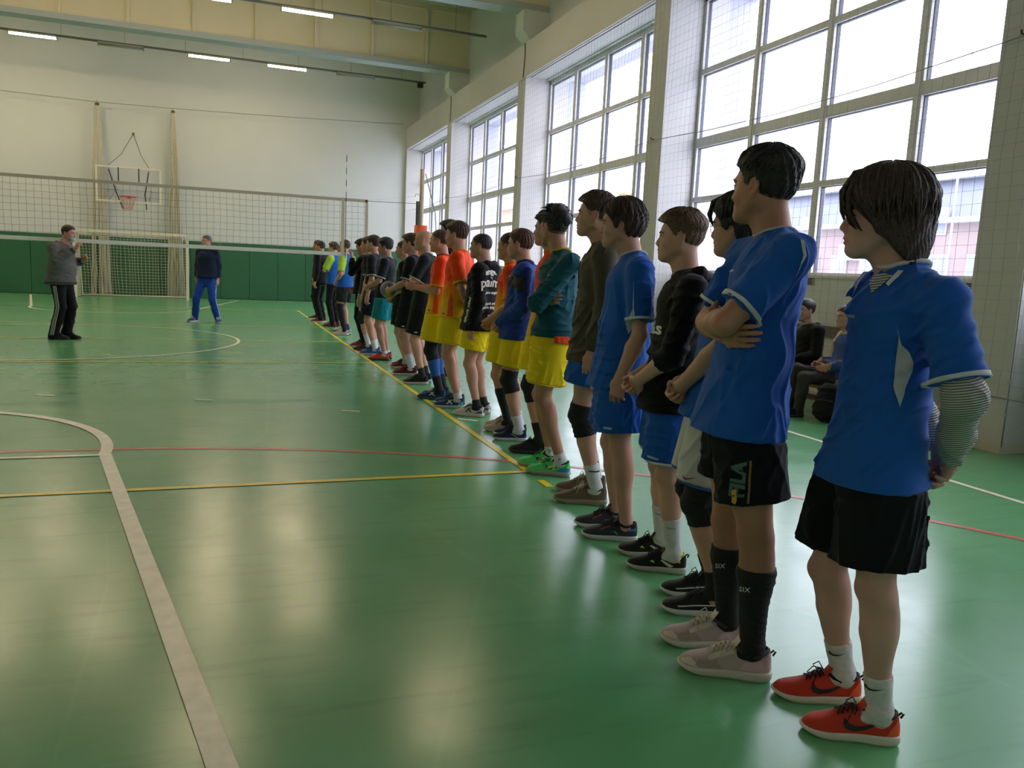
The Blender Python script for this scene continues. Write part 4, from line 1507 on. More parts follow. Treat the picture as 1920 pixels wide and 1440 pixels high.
        C *= 1 - (np.exp(-(np.linalg.norm(P - e, axis=1) / .05) ** 2) * .3)[:, None] * np.array([.05, .25, .25])
        C *= 1 - tan
        parts.append((P, Q, C))
    # ---- legs
    lm = J.get('leg', 1.0)
    LG = ((1, hl, kl, al, feet[0]), (-1, hr, kr, ar, feet[1]))
    if not bottom.get('long') or sit:
        for side, h_, k_, a_, ft in LG:
            if bottom.get('long'): continue
            lo = np.min([h_, k_, a_], 0) - V3(.13, .11, .10); hi = np.max([h_, k_, a_], 0) + V3(.13, .11, .10)
            F = Fld(lo, hi, h_leg)
            F.seg(h_, k_, (.078 * s * lm, .078 * s * lm), (.052 * s * lm, .054 * s * lm), k=.02)
            F.ell(h_ * .5 + k_ * .5 + V3(.012, 0, 0), (.066 * lm, .062 * lm, .13), None, .03)
            kd = nrm(a_ - k_)
            F.seg(k_, k_ + (a_ - k_) * .35, .050 * s * lm, .048 * s * lm, k=.015)
            F.seg(k_ + (a_ - k_) * .35, a_, .048 * s * lm, .032 * s * lm, k=.015)
            F.ell(k_ + (a_ - k_) * .28 + V3(-.020, .003 * side, 0), (.040 * lm, .044 * lm, .105 * s), None, .03)
            F.ell(k_ + V3(.022, 0, .004), (.034, .031, .038), None, .015)
            F.ell(k_ + V3(-.012, 0, -.02), (.036, .046, .04), None, .02)
            F.ell(a_ + V3(0, .020 * side, -.002), (.013, .013, .015), None, .012)
            F.ell(a_ + V3(0, -.022 * side, 0), (.014, .014, .016), None, .012)
            fy = RAD(ft[2]); dr = V3(math.cos(fy), math.sin(fy), 0)
            F.seg(a_, V3(a_[0], a_[1], .055) - dr * .014, .030, .024, k=.02)
            F.seg(V3(a_[0], a_[1], .05), V3(a_[0], a_[1], .045) + dr * .10, .028, .02, k=.02)
            P, Q = F.mesh()
            C = np.tile(sk, (len(P), 1))
            C *= 1 - (np.exp(-(np.linalg.norm(P - k_ - V3(.03, 0, 0), axis=1) / .05) ** 2) * .5)[:, None] * np.array([.08, .25, .25])
            C *= (1 - .05 * np.sin(P[:, 2] * 31 + P[:, 1] * 60 + seed))[:, None]
            C *= 1 - J.get('leghair', .0) * np.clip((k_[2] + .1 - P[:, 2]) / .1, 0, 1)[:, None] * .3
            C *= 1 - tan
            parts.append((P, Q, C))
    off = 0; VS = []; QS = []; CS = []
    for P, Q, C in parts:
        VS.append(P); QS.append(Q + off); CS.append(C); off += len(P)
    P = np.concatenate(VS); Q = np.concatenate(QS); C = np.clip(np.concatenate(CS), 0, 1)
    me = qmesh('body', P, Q)
    at = me.color_attributes.new('tint', 'FLOAT_COLOR', 'POINT')
    at.data.foreach_set('color', np.concatenate([C, np.ones((len(C), 1))], 1).astype(np.float32).ravel())
    body = link('body', me, SKIN, emp)

    # ---- eyes and brows
    hbv = None
    if res < 2:
        for y in (1, -1):
            V = []; Fq = []
            nr, ns = 7, 10
            for i in range(nr):
                a = math.pi * i / (nr - 1)
                for k in range(ns):
                    b = 2 * math.pi * k / ns
                    V.append(hc + hs * (M @ (V3(.0780, .0315 * y, -.002) + .0122 * V3(math.cos(a), math.sin(a) * math.cos(b), math.sin(a) * math.sin(b)))))
            for i in range(nr - 1):
                for k in range(ns):
                    Fq.append((i * ns + k, (i + 1) * ns + k, (i + 1) * ns + (k + 1) % ns, i * ns + (k + 1) % ns))
            me = qmesh('eye', V, Fq)
            me.materials.append(plain('#d8d4cc', .25)); me.materials.append(plain('#2c2018', .2))
            for i, pl in enumerate(me.polygons): pl.material_index = 1 if i < ns else 0
            link('eye', me, None, emp)
            fc = V3(.02, 0, 0)
            def onface(yy, zz, off):
                o_ = hc + hs * (M @ V3(.02 + .12 * math.cos(yy / .07), .12 * math.sin(yy / .07) * .8, zz))
                t_ = hc + hs * (M @ V3(.03, yy * .6, zz))
                d_ = nrm(t_ - o_)
                loc, n_, i_, _ = hbv.ray_cast(Vector(o_), Vector(d_))
                return np.array(loc) - d_ * off if loc is not None else t_
            if hbv is None: hbv = bvh_of(*parts[0][:2])
            b = MB()
            b.tube([onface(yy * y, zz, .0005) for yy, zz in ((.019, .003), (.026, .0072), (.034, .0072), (.044, .002), (.047, -.001))], [.0008, .0018, .002, .0016, .0006], 5)
            b.build('eyelashes', plain('#17100e', .7), emp)
            if hair:
                b = MB()
                b.tube([onface(yy * y, zz, .0) for yy, zz in ((.012, .0185), (.022, .0215), (.034, .0235), (.048, .018), (.054, .013))], [.0025, .0034, .0034, .0022, .0008], 6)
                b.build('eyebrow', plain(hair.get('brow', hair['col']), .7), emp)
    if hair and hair['style'] != 'bald':
        hair_build(emp, hc, M, hs, hair, res, rnd)
    if face == 'glasses':
        b = MB()
        for y in (1, -1):
            ring = [hc + hs * (M @ V3(.100 - .006 * abs(math.cos(a)), .033 * y + .022 * math.cos(a), -.002 + .018 * math.sin(a))) for a in np.linspace(0, 2 * math.pi, 18)[:-1]]
            V, Fq = tube_geo(ring, .0013, 5, closed=True); b.add(V, Fq, True)
            b.tube([hc + hs * (M @ V3(.094, .055 * y, .002)), hc + hs * (M @ V3(.04, .072 * y, .004)), hc + hs * (M @ V3(-.012, .078 * y, .002))], .0014, 5)
        b.tube([hc + hs * (M @ V3(.101, -.011, .002)), hc + hs * (M @ V3(.103, 0, .004)), hc + hs * (M @ V3(.101, .011, .002))], .0013, 5)
        tag(b.build('glasses', plain('#202024', .3), emp), 'thin dark wire glasses')
    if face == 'mask':
        bvh = bvh_of(*parts[0][:2])
        V = []
        for i in range(7):
            zz = -.052 - .062 * i / 6
            for k in range(13):
                a = (k / 12 - .5) * 2.2
                V.append(hc + hs * (M @ V3(.045 + .075 * math.cos(a), .068 * math.sin(a), zz)))
        Vc = []
        for p in V:
            cen = hc + hs * (M @ V3(.02, 0, -.07)); dd = nrm(cen - p); dd[2] *= .3
            loc, n_, i_, _ = bvh.ray_cast(Vector(p), Vector(dd))
            Vc.append(tuple(loc - Vector(dd) * .004) if loc is not None and (loc - Vector(p)).length < .06 else tuple(p))
        Fq = [(i * 13 + k, i * 13 + k + 1, (i + 1) * 13 + k + 1, (i + 1) * 13 + k) for i in range(6) for k in range(12)]
        tag(link('face_mask', qmesh('face_mask', Vc, Fq), cloth('#9fc3c8'), emp), 'pale blue medical mask pulled under the nose')

    # ---- top
    mt = top.get('mat') or cloth(top.get('col', '#1d57a8'))
    lg = top.get('sleeve', 'short')
    hemz = top.get('hem', hip[2] - .11)
    lo = np.min([sl, sr, hip] + [a[2] for a in A] + [a[3] for a in A if lg != 'short'] + [V3(0, 0, hemz)], 0) - V3(.17, .12, .02)
    hi = np.max([sl, sr, neck] + [a[2] for a in A] + [a[3] for a in A if lg != 'short'], 0) + V3(.17, .12, .09)
    lo[0] = min(lo[0], hip[0] - .2); hi[0] = max(hi[0], hip[0] + .2)
    F = Fld(lo, hi, h_cl)
    lf = top.get('loose', 1.0)
    W0, D0 = .158 * s * fat * lf, .108 * s * fat * lf
    ch = neck + (hip - neck) * .26; wa = neck + (hip - neck) * .68
    if 'chest' in J: ch = ch + V3(*J['chest'])
    hmp = hip + (hip - wa) * ((hip[2] - hemz + .03) / max(wa[2] - hip[2], .05)); hmp = V3(hmp[0], hmp[1], hemz - .03)
    if sit: hmp = hip + V3(.02, 0, -.02)
    F.seg(ch, wa, (W0 * 1.02, D0 * 1.06), (W0, D0 * (1.02 + top.get('belly', 0))), (0, 1, 0), .05)
    F.seg(wa, hmp, (W0, D0 * (1.02 + top.get('belly', 0))), (W0 * 1.22, D0 * 1.44), (0, 1, 0), .05)
    F.seg(sl, sr, .055 * s * lf, k=.05)
    F.seg(neck + V3(-.005, 0, .0), sl + V3(0, 0, .012), .045 * s, .045 * s, k=.03)
    F.seg(neck + V3(-.005, 0, .0), sr + V3(0, 0, .012), .045 * s, .045 * s, k=.03)
    F.seg(neck + V3(0, 0, -.03), ch, (.08, .07), (W0, D0), (0, 1, 0), .03)
    cuffs = []
    if top.get('under'):
        for side, shd, e, w, d, th, cu in A:
            F2 = Fld(np.min([shd, e, w], 0) - .1, np.max([shd, e, w], 0) + .1, h_cl * .8)
            en = e + (w - e) * .98
            F2.seg(shd, e, .054 * s, .050 * s, k=.02)
            F2.seg(e, e * .4 + w * .6, .052 * s, .047 * s, k=.02)
            F2.seg(e * .4 + w * .6, en, .047 * s, (.034 * s, .032 * s), k=.02, flat1=True)
            F2.ell(e + V3(-.008, 0, -.01), (.050, .050, .055), None, .02)
            F2.wrinkle(seed + 9, .0035, .035, tuple(nrm(w - e) + V3(.4, 0, .3)))
            P2, Q2 = F2.mesh()
            link('undershirt_sleeve', qmesh('undershirt_sleeve', P2, Q2), top['under'], emp)
    for side, shd, e, w, d, th, cu in A:
        if lg == 'short':
            fr = top.get('sl', .86)
            en = shd + (e - shd) * fr
            F.seg(shd, en, (.060 * s * lf, .058 * s * lf), (.068 * s * lf, .064 * s * lf), k=.03, flat1=True)
            cuffs.append((en, nrm(e - shd), .064 * s * lf, side))
        else:
            F.seg(shd, e, .060 * s * lf, .053 * s * lf, k=.03)
            if lg == 'elbow':
                en = e + (w - e) * .3
                F.seg(e, en, .053 * s * lf, .055 * s * lf, k=.02, flat1=True); cuffs.append((en, nrm(w - e), .055 * s, side))
            else:
                en = e + (w - e) * .97
                md = e + (w - e) * .6
                F.seg(e, md, .053 * s * lf, .050 * s * lf, k=.02)
                F.seg(md, en, .050 * s * lf, (.037 * s * lf, .034 * s * lf), k=.02, flat1=True)
                cuffs.append((en, nrm(w - e), .037 * s * lf, side))
    F.wrinkle(seed, top.get('wr', .0055) * (1.0 if res == 0 else .8), top.get('lam', .10), top.get('wd', (.5, .15, .9)))
    if not sit:
        F.cut((0, 0, hemz), (0 + top.get('hemtilt', 0), 0, -1))
    F.cut(neck + V3(.0, 0, .028 + top.get('ncut', 0)), (.25, 0, 1))
    P, Q = F.mesh()
    if res == 0: P = smooth_mesh(P, Q, 1, .5)
    shirt = link(top.get('name', 'shirt'), qmesh('shirt', P, Q), mt, emp)
    if top.get('sleeve_col'):
        shirt.data.materials.append(cloth(top['sleeve_col']))
        cc = P[Q].mean(1)
        sel = np.zeros(len(Q), dtype=np.int32)
        for en, axv, r, side in cuffs:
            shd = sl if side > 0 else sr
            t = np.clip(((cc - shd) @ axv) / np.linalg.norm(en - shd), -.15, 1)
            dd = np.linalg.norm(cc - shd - t[:, None] * (en - shd), axis=1)
            sel |= ((dd < .092 * s) & (cc[:, 1] * side > abs(shd[1]) * .62)).astype(np.int32)
        shirt.data.polygons.foreach_set('material_index', sel)
    sb = None
    if res < 2 or top.get('trim') or top.get('marks') or top.get('text'):
        sb = bvh_of(P, Q)
    if top.get('trim'):
        for en, axv, r, side in cuffs:
            ringband(sb, en - axv * .009, axv, r * 1.9, .012 if res < 2 else .016, plain(top['trim'], .7), 'sleeve_trim', shirt, off=.0055, n=36 if res == 0 else 18)
    if top.get('rib'):      # knitted cuffs and hem of sweatshirts
        for en, axv, r, side in cuffs:
            ringband(sb, en - axv * .022, axv, r * 1.9, .042, cloth(top['rib']), 'cuff', shirt, off=.002, n=20)
        ringband(sb, (hip[0], 0, hemz + .025), (0, 0, 1), .4, .045, cloth(top['rib']), 'hem_band', shirt, off=.003, n=36)
    if top.get('collar'):
        # collar: a flat ring lying on the shoulders round the neck
        R0 = top.get('cr', .066) * s
        n = 28
        pts = []
        for k in range(n):
            a = 2 * math.pi * k / n
            dr = V3(math.cos(a), math.sin(a), 0)
            rr_ = R0 + top.get('vneck', .0) * max(0, math.cos(a)) ** 3
            q = neck + dr * rr_ + V3(0, 0, .09)
            loc, nn, _, _ = sb.ray_cast(Vector(q), Vector((0, 0, -1)))
            zt = loc.z if loc is not None else neck[2]
            pts.append([q[0], q[1], min(max(zt, neck[2] - .10), neck[2] + .03)])
        pts = np.array(pts)
        for _ in range(2): pts[:, 2] = (pts[:, 2] * 2 + np.roll(pts[:, 2], 1) + np.roll(pts[:, 2], -1)) / 4
        pts[:, 2] += .003
        V, Fq = tube_geo(list(pts), top.get('cw', .0085), 8, flat=.55 if not top.get('stand') else 2.0, closed=True)
        b = MB(); b.add(V, Fq, True); b.build('collar', cloth(top['collar']), shirt)
    if top.get('hood'):
        F = Fld(neck + V3(-.20, -.15, -.16), neck + V3(.12, .15, .10), h_cl)
        F.seg(neck + V3(-.05, -.075, .0), neck + V3(-.095, 0, -.03), .038, .042, k=.02)
        F.seg(neck + V3(-.05, .075, .0), neck + V3(-.095, 0, -.03), .038, .042, k=.02)
        F.seg(neck + V3(.045, .05, -.035), neck + V3(-.05, .078, .0), .024, .036, k=.02)
        F.seg(neck + V3(.045, -.05, -.035), neck + V3(-.05, -.078, .0), .024, .036, k=.02)
        F.seg(neck + V3(-.095, 0, -.03), neck + V3(-.115, 0, -.10), (.075, .03), (.05, .024), (0, 1, 0), .02)
        F.wrinkle(seed + 5, .004, .05)
        P2, Q2 = F.mesh()
        link('hood', qmesh('hood', P2, Q2), cloth(top['hood']), shirt)
        if top.get('cord'):
            b = MB()
            for y in (.035, -.035):
                pts = []
                for i in range(6):
                    q = neck + V3(.5, y * (1 + .1 * i), -.05 - .04 * i)
                    loc, nn, _, _ = sb.ray_cast(Vector(q), Vector((-1, 0, 0)))
                    pts.append(tuple(loc + Vector((.004, 0, 0))) if loc is not None else tuple(q - V3(.4, 0, 0)))
                b.tube(pts, .003, 5)
            b.build('drawstring', plain(top['cord'], .8), shirt)
    for (nm, poly, hexc) in top.get('marks', []):
        mm = hexc if not isinstance(hexc, str) else plain(hexc, .7)
        patch(sb, poly, vd, mm, nm, shirt, off=.0025)
    for t in top.get('text', []):
        lettering(sb, t['t'], t['s'], t['p'], t.get('d', vd), plain(t.get('c', '#e8e8e4'), .6), 'lettering', shirt, U=t.get('U', (-1, 0, 0)), W=t.get('W', (0, 0, 1)), arc=t.get('arc', 0), bold=t.get('bold', .0), sx=t.get('sx', 1))

    if top.get('tail'):      # jersey tail showing under a sweatshirt
        F = Fld(hip - V3(.22, .22, .2), hip + V3(.22, .22, .15), h_cl)
        z0_, z1_ = hemz - top['tail'][1], hemz + .012
        F.seg((hmp[0], 0, z1_ + .05), (hmp[0], 0, z0_ - .05), (W0 * 1.22, D0 * 1.42), (W0 * 1.24, D0 * 1.44), (0, 1, 0), 0)
        F.wrinkle(seed + 17, .005, .06, (.8, .6, .1)); F.cut((-.03, 0, 0), (1, 0, 0))
        F.cut((0, 0, z1_), (0, 0, 1)); F.cut((0, 0, z0_), (.1, 0, -1))
        P2, Q2 = F.mesh()
        tag(link('jersey_tail', qmesh('jersey_tail', P2, Q2), cloth(top['tail'][0]), shirt), 'orange jersey tail under the sweatshirt')
    # ---- shorts or trousers
    if bottom:
        mb = bottom.get('mat') or cloth(bottom.get('col', '#0c0f14'))
        long_ = bottom.get('long')
        tops = hip[2] + .07
        lo = np.min([hl, hr, kl, kr] + ([al, ar] if long_ else []), 0) - V3(.16, .13, .1); hi = np.max([hl, hr, kl, kr] + ([al, ar] if long_ else []), 0) + V3(.16, .13, .12)
        F = Fld(lo, hi, h_cl)
        bl = bottom.get('loose', 1.0)
        F.seg(hip + V3(0, 0, .05), hip + V3(0, 0, -.05), (.150 * s, .112 * s), (.158 * s * bl, .118 * s * bl), (0, 1, 0), .03)
        for side, h_, k_, a_, ft in LG:
            if long_:
                F.seg(h_, k_, (.098 * s * bl, .100 * s * bl), (.068 * s * bl, .070 * s * bl), k=.02)
                an = V3(a_[0], a_[1], .055 * s if long_ is True else long_)
                F.seg(k_, k_ * .5 + an * .5, .070 * s * bl, (.066 * s * bl, .068 * s * bl), k=.02)
                F.seg(k_ * .5 + an * .5, an, .067 * s * bl, bottom.get('ank', .055) * s, k=.02)
            else:
                zc = bottom['hem'][0 if side > 0 else 1] if isinstance(bottom['hem'], (tuple, list)) else bottom['hem']
                tt = (h_[2] - zc) / max(h_[2] - k_[2], .05)
                en = h_ + (k_ - h_) * tt
                F.seg(h_ + V3(0, 0, .02), en, (.092 * s * bl, .106 * s * bl), (.084 * s * bl * bottom.get('fl', 1.0), .108 * s * bl * bottom.get('fl', 1.0)), (0, 1, 0), .008, flat1=True)
        F.wrinkle(seed + 3, bottom.get('wr', .007), .08, bottom.get('wd', (.5, .6, .15)))
        if not long_:
            for side, h_, k_, a_, ft in LG:
                zc = bottom['hem'][0 if side > 0 else 1] if isinstance(bottom['hem'], (tuple, list)) else bottom['hem']
                tt = (h_[2] - zc) / max(h_[2] - k_[2], .05)
                en = h_ + (k_ - h_) * (tt - .03)
                F.cutlocal(en, k_ - h_, (lo[0], 0 if side > 0 else lo[1], lo[2]), (hi[0], hi[1] if side > 0 else 0, hi[2]))
        if not sit:
            F.cut((0, 0, hemz + .006), (-top.get('hemtilt', 0), 0, 1))
        P, Q = F.mesh()
        if res == 0: P = smooth_mesh(P, Q, 1, .5)
        nm = 'trousers' if long_ else 'shorts'
        sho = link(nm, qmesh(nm, P, Q), mb, emp)
        if bottom.get('marks') or bottom.get('text') or bottom.get('hemline') or bottom.get('stripe'):
            sb2 = bvh_of(P, Q)
            for (nm2, poly, hexc) in bottom.get('marks', []):
                patch(sb2, poly, vd, plain(hexc, .6), nm2, sho, off=.0025)
            for t in bottom.get('text', []):
                lettering(sb2, t['t'], t['s'], t['p'], t.get('d', vd), plain(t.get('c', '#e8e8e4'), .6), 'lettering', sho, U=t.get('U', (-1, 0, 0)), W=t.get('W', (0, 0, 1)), bold=t.get('bold', 0))
            if bottom.get('hemline'):
                for side, h_, k_, a_, ft in LG:
                    zc = bottom['hem'][0 if side > 0 else 1] if isinstance(bottom['hem'], (tuple, list)) else bottom['hem']
                    tt = (h_[2] - zc) / max(h_[2] - k_[2], .05)
                    en = h_ + (k_ - h_) * (tt - .02)
                    ringband(sb2, en, nrm(k_ - h_), .22, .010, plain(bottom['hemline'], .7), 'hem_piping', sho, off=.003, n=26, up=(0, 1, 0))
            if bottom.get('stripe'):
                for side, h_, k_, a_, ft in LG:
                    for i in (-1, 0, 1) if bottom.get('nstripe', 3) == 3 else (0,):
                        dx = i * .020
                        poly = []
                        z1 = h_[2] + .02
                        pl = [(h_[0] + dx, z1), (k_[0] + dx, k_[2]), (a_[0] + dx + .02, .07)]
                        ww = .005 if bottom.get('nstripe', 3) == 3 else .01
                        poly = [(a - ww, b) for a, b in pl] + [(a + ww, b) for a, b in pl[::-1]]
                        patch(sb2, poly, (0, -side, 0), plain(bottom['stripe'], .7), 'side_stripe', sho, O=(0, h_[1], 0), off=.003, step=.03)

    # ---- socks, sleeves, pads
    for i, (side, h_, k_, a_, ft) in enumerate(LG):
        for it in legs.get('both', []) + legs.get('l' if side > 0 else 'r', []):
            z0, z1, hexc, nm = it['z'][0], it['z'][1], it['c'], it['n']
            F = Fld(np.minimum(k_, a_) - V3(.13, .11, .1), np.maximum(k_, a_) + V3(.13, .11, .13), h_leg if res else .005)
            ex = it.get('e', .004)
            dn = k_ + (h_ - k_) * .35
            F.seg(dn, k_, (.064 * s * lm + ex, .066 * s * lm + ex), (.052 * s * lm + ex, .056 * s * lm + ex), k=.02)
            F.seg(k_, k_ + (a_ - k_) * .35, .050 * s * lm + ex, .048 * s * lm + ex, k=.015)
            F.seg(k_ + (a_ - k_) * .35, a_, .048 * s * lm + ex, .033 * s * lm + ex, k=.015)
            F.ell(k_ + (a_ - k_) * .28 + V3(-.020, .003 * side, 0), (.040 * lm + ex, .044 * lm + ex, .105 * s + ex), None, .03)
            F.ell(k_ + V3(.022, 0, .004), (.034 + ex * 1.5, .031 + ex * 1.5, .038 + ex), None, .015)
            fy = RAD(ft[2]); dr = V3(math.cos(fy), math.sin(fy), 0)
            F.seg(a_, V3(a_[0], a_[1], .055) - dr * .012, .033 + ex, .026, k=.02)
            F.seg(a_ - V3(0, 0, .012), V3(a_[0], a_[1], .055) + dr * .06, .031 + ex * .5, .022, k=.02)
            F.wrinkle(seed + 11, .0015 * it.get('w', 1), .03, (.1, .1, 1))
            def lp(z):
                if z < k_[2]:
                    t_ = (k_[2] - z) / max(k_[2] - a_[2], .01); return k_ + (a_ - k_) * min(t_, 1.3), nrm(k_ - a_)
                t_ = (h_[2] - z) / max(h_[2] - k_[2], .01); return h_ + (k_ - h_) * t_, nrm(h_ - k_)
            pp, dd_ = lp(z1); F.cut(pp, dd_)
            if z0 > .12:
                pp, dd_ = lp(z0); F.cut(pp, -dd_)
            else:
                F.cut((0, 0, .03), (0, 0, -1))
            P, Q = F.mesh()
            ob = link(nm, qmesh(nm, P, Q), it.get('m') or (plain(hexc, .8, .15)), emp)
            if it.get('marks') or it.get('text'):
                b3 = bvh_of(P, Q)
                for (nm2, poly, hc2) in it.get('marks', []):
                    patch(b3, [(a_[0] + a, b) for a, b in poly], vd, plain(hc2, .6), nm2, ob, off=.0015, step=.01, O=(0, a_[1], 0))
                for t in it.get('text', []):
                    lettering(b3, t['t'], t['s'], (a_[0] + t['p'][0], a_[1], t['p'][1]), vd, plain(t.get('c', '#e8e8e4'), .6), 'lettering', ob, U=t.get('U', (-1, 0, 0)), W=t.get('W', (0, 0, 1)), off=.0015)
    # ---- shoes
    if shoes:
        for i, (side, h_, k_, a_, ft) in enumerate(LG):
            st = shoes if 'up' in shoes else (shoes['l'] if side > 0 else shoes['r'])
            make_shoe(emp, (a_[0], a_[1]), RAD(ft[2]), side, s * st.get('sc', 1.0), st, res < 2)
    return emp


# ------------------------------------------------------------------ the team line and the others
BLUE, BLACK, YELL, ORNG = '#1b58ad', '#121417', '#f2d21a', '#f2571b'
JERSEY_OY = ramp_z('jersey_orange_yellow', [(.70, lin('#e9b81d')), (.98, lin('#ecb01c')), (1.12, lin('#f08a1c')), (1.22, lin('#f24d10')), (1.5, lin('#f0440a'))])
STRIPE = stripes('fine_striped_knit', lin('#b9b8ae'), lin('#4d524e'), .0068, .6)
BROWN, DKBROWN, BLK, BLOND, RUST = '#35231b', '#241a17', '#0e0e10', '#7a5f45', '#5e3a26'
SH = 'shoes'


def hr_(style='short', col=BROWN, t=(.020, .007, .010), **k):
    d = dict(style=style, col=col, t=t)
    d.update(k)
    return d


LONGLINE = [(-.16, -.132), (-.07, -.140), (-.03, -.10), (-.005, -.070), (.025, -.050), (.045, -.015), (.062, .030), (.085, .062), (.13, .09)]
BOBLINE = [(-.16, -.095), (-.06, -.090), (-.03, -.060), (-.014, .0), (.0, .0), (.018, -.020), (.034, -.005), (.05, .030), (.075, .058), (.13, .08)]
sock = lambda z1, c, n='sock', **k: dict(z=(.03, z1), c=c, n=n, e=k.pop('e', .004), **k)

ORANGE_SHOE = dict(up='#c23a22', sole='#cfc8b4', lace='#1a1215', lining='#17171c', tab='#15151a', sc=1.0, tongue='#d9492c',
                   marks=[('swoosh', SWOOSH(.165, .040, 1.0), '#1b1216'), ('heel_panel', [(.0, .034), (.045, .034), (.034, .052), (.012, .078), (.003, .070)], '#ef5a2c')])
BEIGE_SHOE = dict(up='#b3a19a', sole='#c4bcae', lace='#c9bda8', lining='#3a3536', tab='#2c2a30', tongue='#d0c6b0', sc=1.06,
                  marks=[('toe_panel', [(.225, .026), (.278, .030), (.272, .040), (.250, .048), (.235, .040)], '#cfc4aa'), ('side_panel', [(.02, .034), (.10, .034), (.085, .055), (.03, .068)], '#c4a3a6'),
                         ('eyestay', [(.115, .080), (.19, .052), (.198, .060), (.125, .094)], '#c9beaa'), ('forefoot_panel', [(.15, .030), (.235, .030), (.225, .048), (.17, .055)], '#9d8c7c')])

# -- the nearest player: long hair, blue jersey, hands behind the back
fr = [([(.03, -.01, .135), (.085, .015, .120), (.112, .025, .070), (.108, .038, .020), (.092, .048, -.022), (.075, .054, -.040)], [.005, .005, .0045, .004, .003, .001]),
      ([(.02, .01, .138), (.080, .03, .118), (.110, .04, .080), (.114, .045, .045), (.100, .05, .010)], [.004, .004, .0035, .002, .0006]),
      ([(.03, .02, .135), (.078, .04, .110), (.098, .052, .060), (.096, .056, .010), (.082, .060, -.020), (.062, .066, -.045)], [.006, .006, .006, .005, .004, .001]),
      ([(.02, -.02, .138), (.085, -.02, .118), (.114, -.02, .075), (.110, -.034, .02), (.095, -.048, -.02)], [.005, .005, .004, .003, .001])]
person('person nearest the camera in blue jersey over striped sleeves, black shorts and orange-red shoes', (-.13, -3.0), 150, 1.66,
       dict(neck=(-.007, 0, 1.362), head=(.056, 0, 1.517), shl=(-.068, .172, 1.290), shr=(.015, -.172, 1.305), ell=(-.118, .245, 1.055), wrl=(-.175, .06, .850),
            elr=(-.09, -.24, 1.06), wrr=(-.18, -.04, .86), hip=(.012, 0, .875), knl=(-.005, .10, .462), anl=(-.055, .09, .094), knr=(.088, -.09, .440), anr=(.0, -.12, .094), hs=.985, hdl=(-.05, -.75, -.5), thl=(-.1, .2, -.9), leg=.98),
       ('behind', 'behind'), (-8, 2, 0), '#ba9482', 0,
       hr_('long', '#3b2920', (.036, .026, .026), line=LONGLINE, hang=.60, ridge=.002, nr=24, locks=620, llen=.150, lr=.95, strands=fr, part=.03, brow='#2a1c16'),
       dict(col=BLUE, name='jersey', trim='#c8cbd0', hem=.760, sl=.86, loose=1.07, wr=.009, collar='#c6c4c0', cr=.066, cw=.014, under=STRIPE, lam=.10, wd=(.75, .1, .8),
            marks=[('side_gusset', [(-0.011, 1.225), (-0.016, 1.195), (-0.023, 1.167), (-0.031, 1.143), (-0.033, 1.125), (-0.029, 1.100), (-0.018, 1.058), (-0.040, 1.003), (-0.050, 1.061), (-0.060, 1.10), (-0.060, 1.125), (-0.051, 1.147), (-0.040, 1.158), (-0.027, 1.170), (-0.017, 1.195)][::-1], '#a9adb4'),
                   ('undershirt_front', [(.074, 1.350), (.074, 1.332), (.064, 1.300), (.036, 1.330), (.014, 1.352), (.04, 1.358)], STRIPE),
                   ('collar_tab', [(.014, 1.350), (.030, 1.330), (.022, 1.322), (.000, 1.348), (-.012, 1.366), (.002, 1.366)], '#c8cbd0'),
                   ('shoulder_strip', [(0.079, 1.373), (0.099, 1.344), (0.111, 1.319), (0.127, 1.285), (0.124, 1.305), (0.113, 1.337), (0.092, 1.364)], '#c2c6cc'),
                   ('chest_logo', [(0.132, 1.238), (0.131, 1.230), (0.102, 1.229), (0.102, 1.238)], '#8b97a3'),
                   ('shoulder_piping', [(-0.077, 1.40), (-0.107, 1.386), (-0.129, 1.369), (-0.145, 1.350), (-0.125, 1.372), (-0.104, 1.385)], '#c2c6cc')]),
       dict(col='#0b1114', hem=(.525, .500), loose=1.12, fl=1.08, wr=.010),
       dict(both=[sock(.205, '#cfcbc6', marks=[('swoosh', SWOOSH(.045, .165, .42), '#17171b')])]),
       ORANGE_SHOE, ((-.055, .09, 2), (0, -.12, 2)), seed=11, vd=(-.272, -.962, 0))

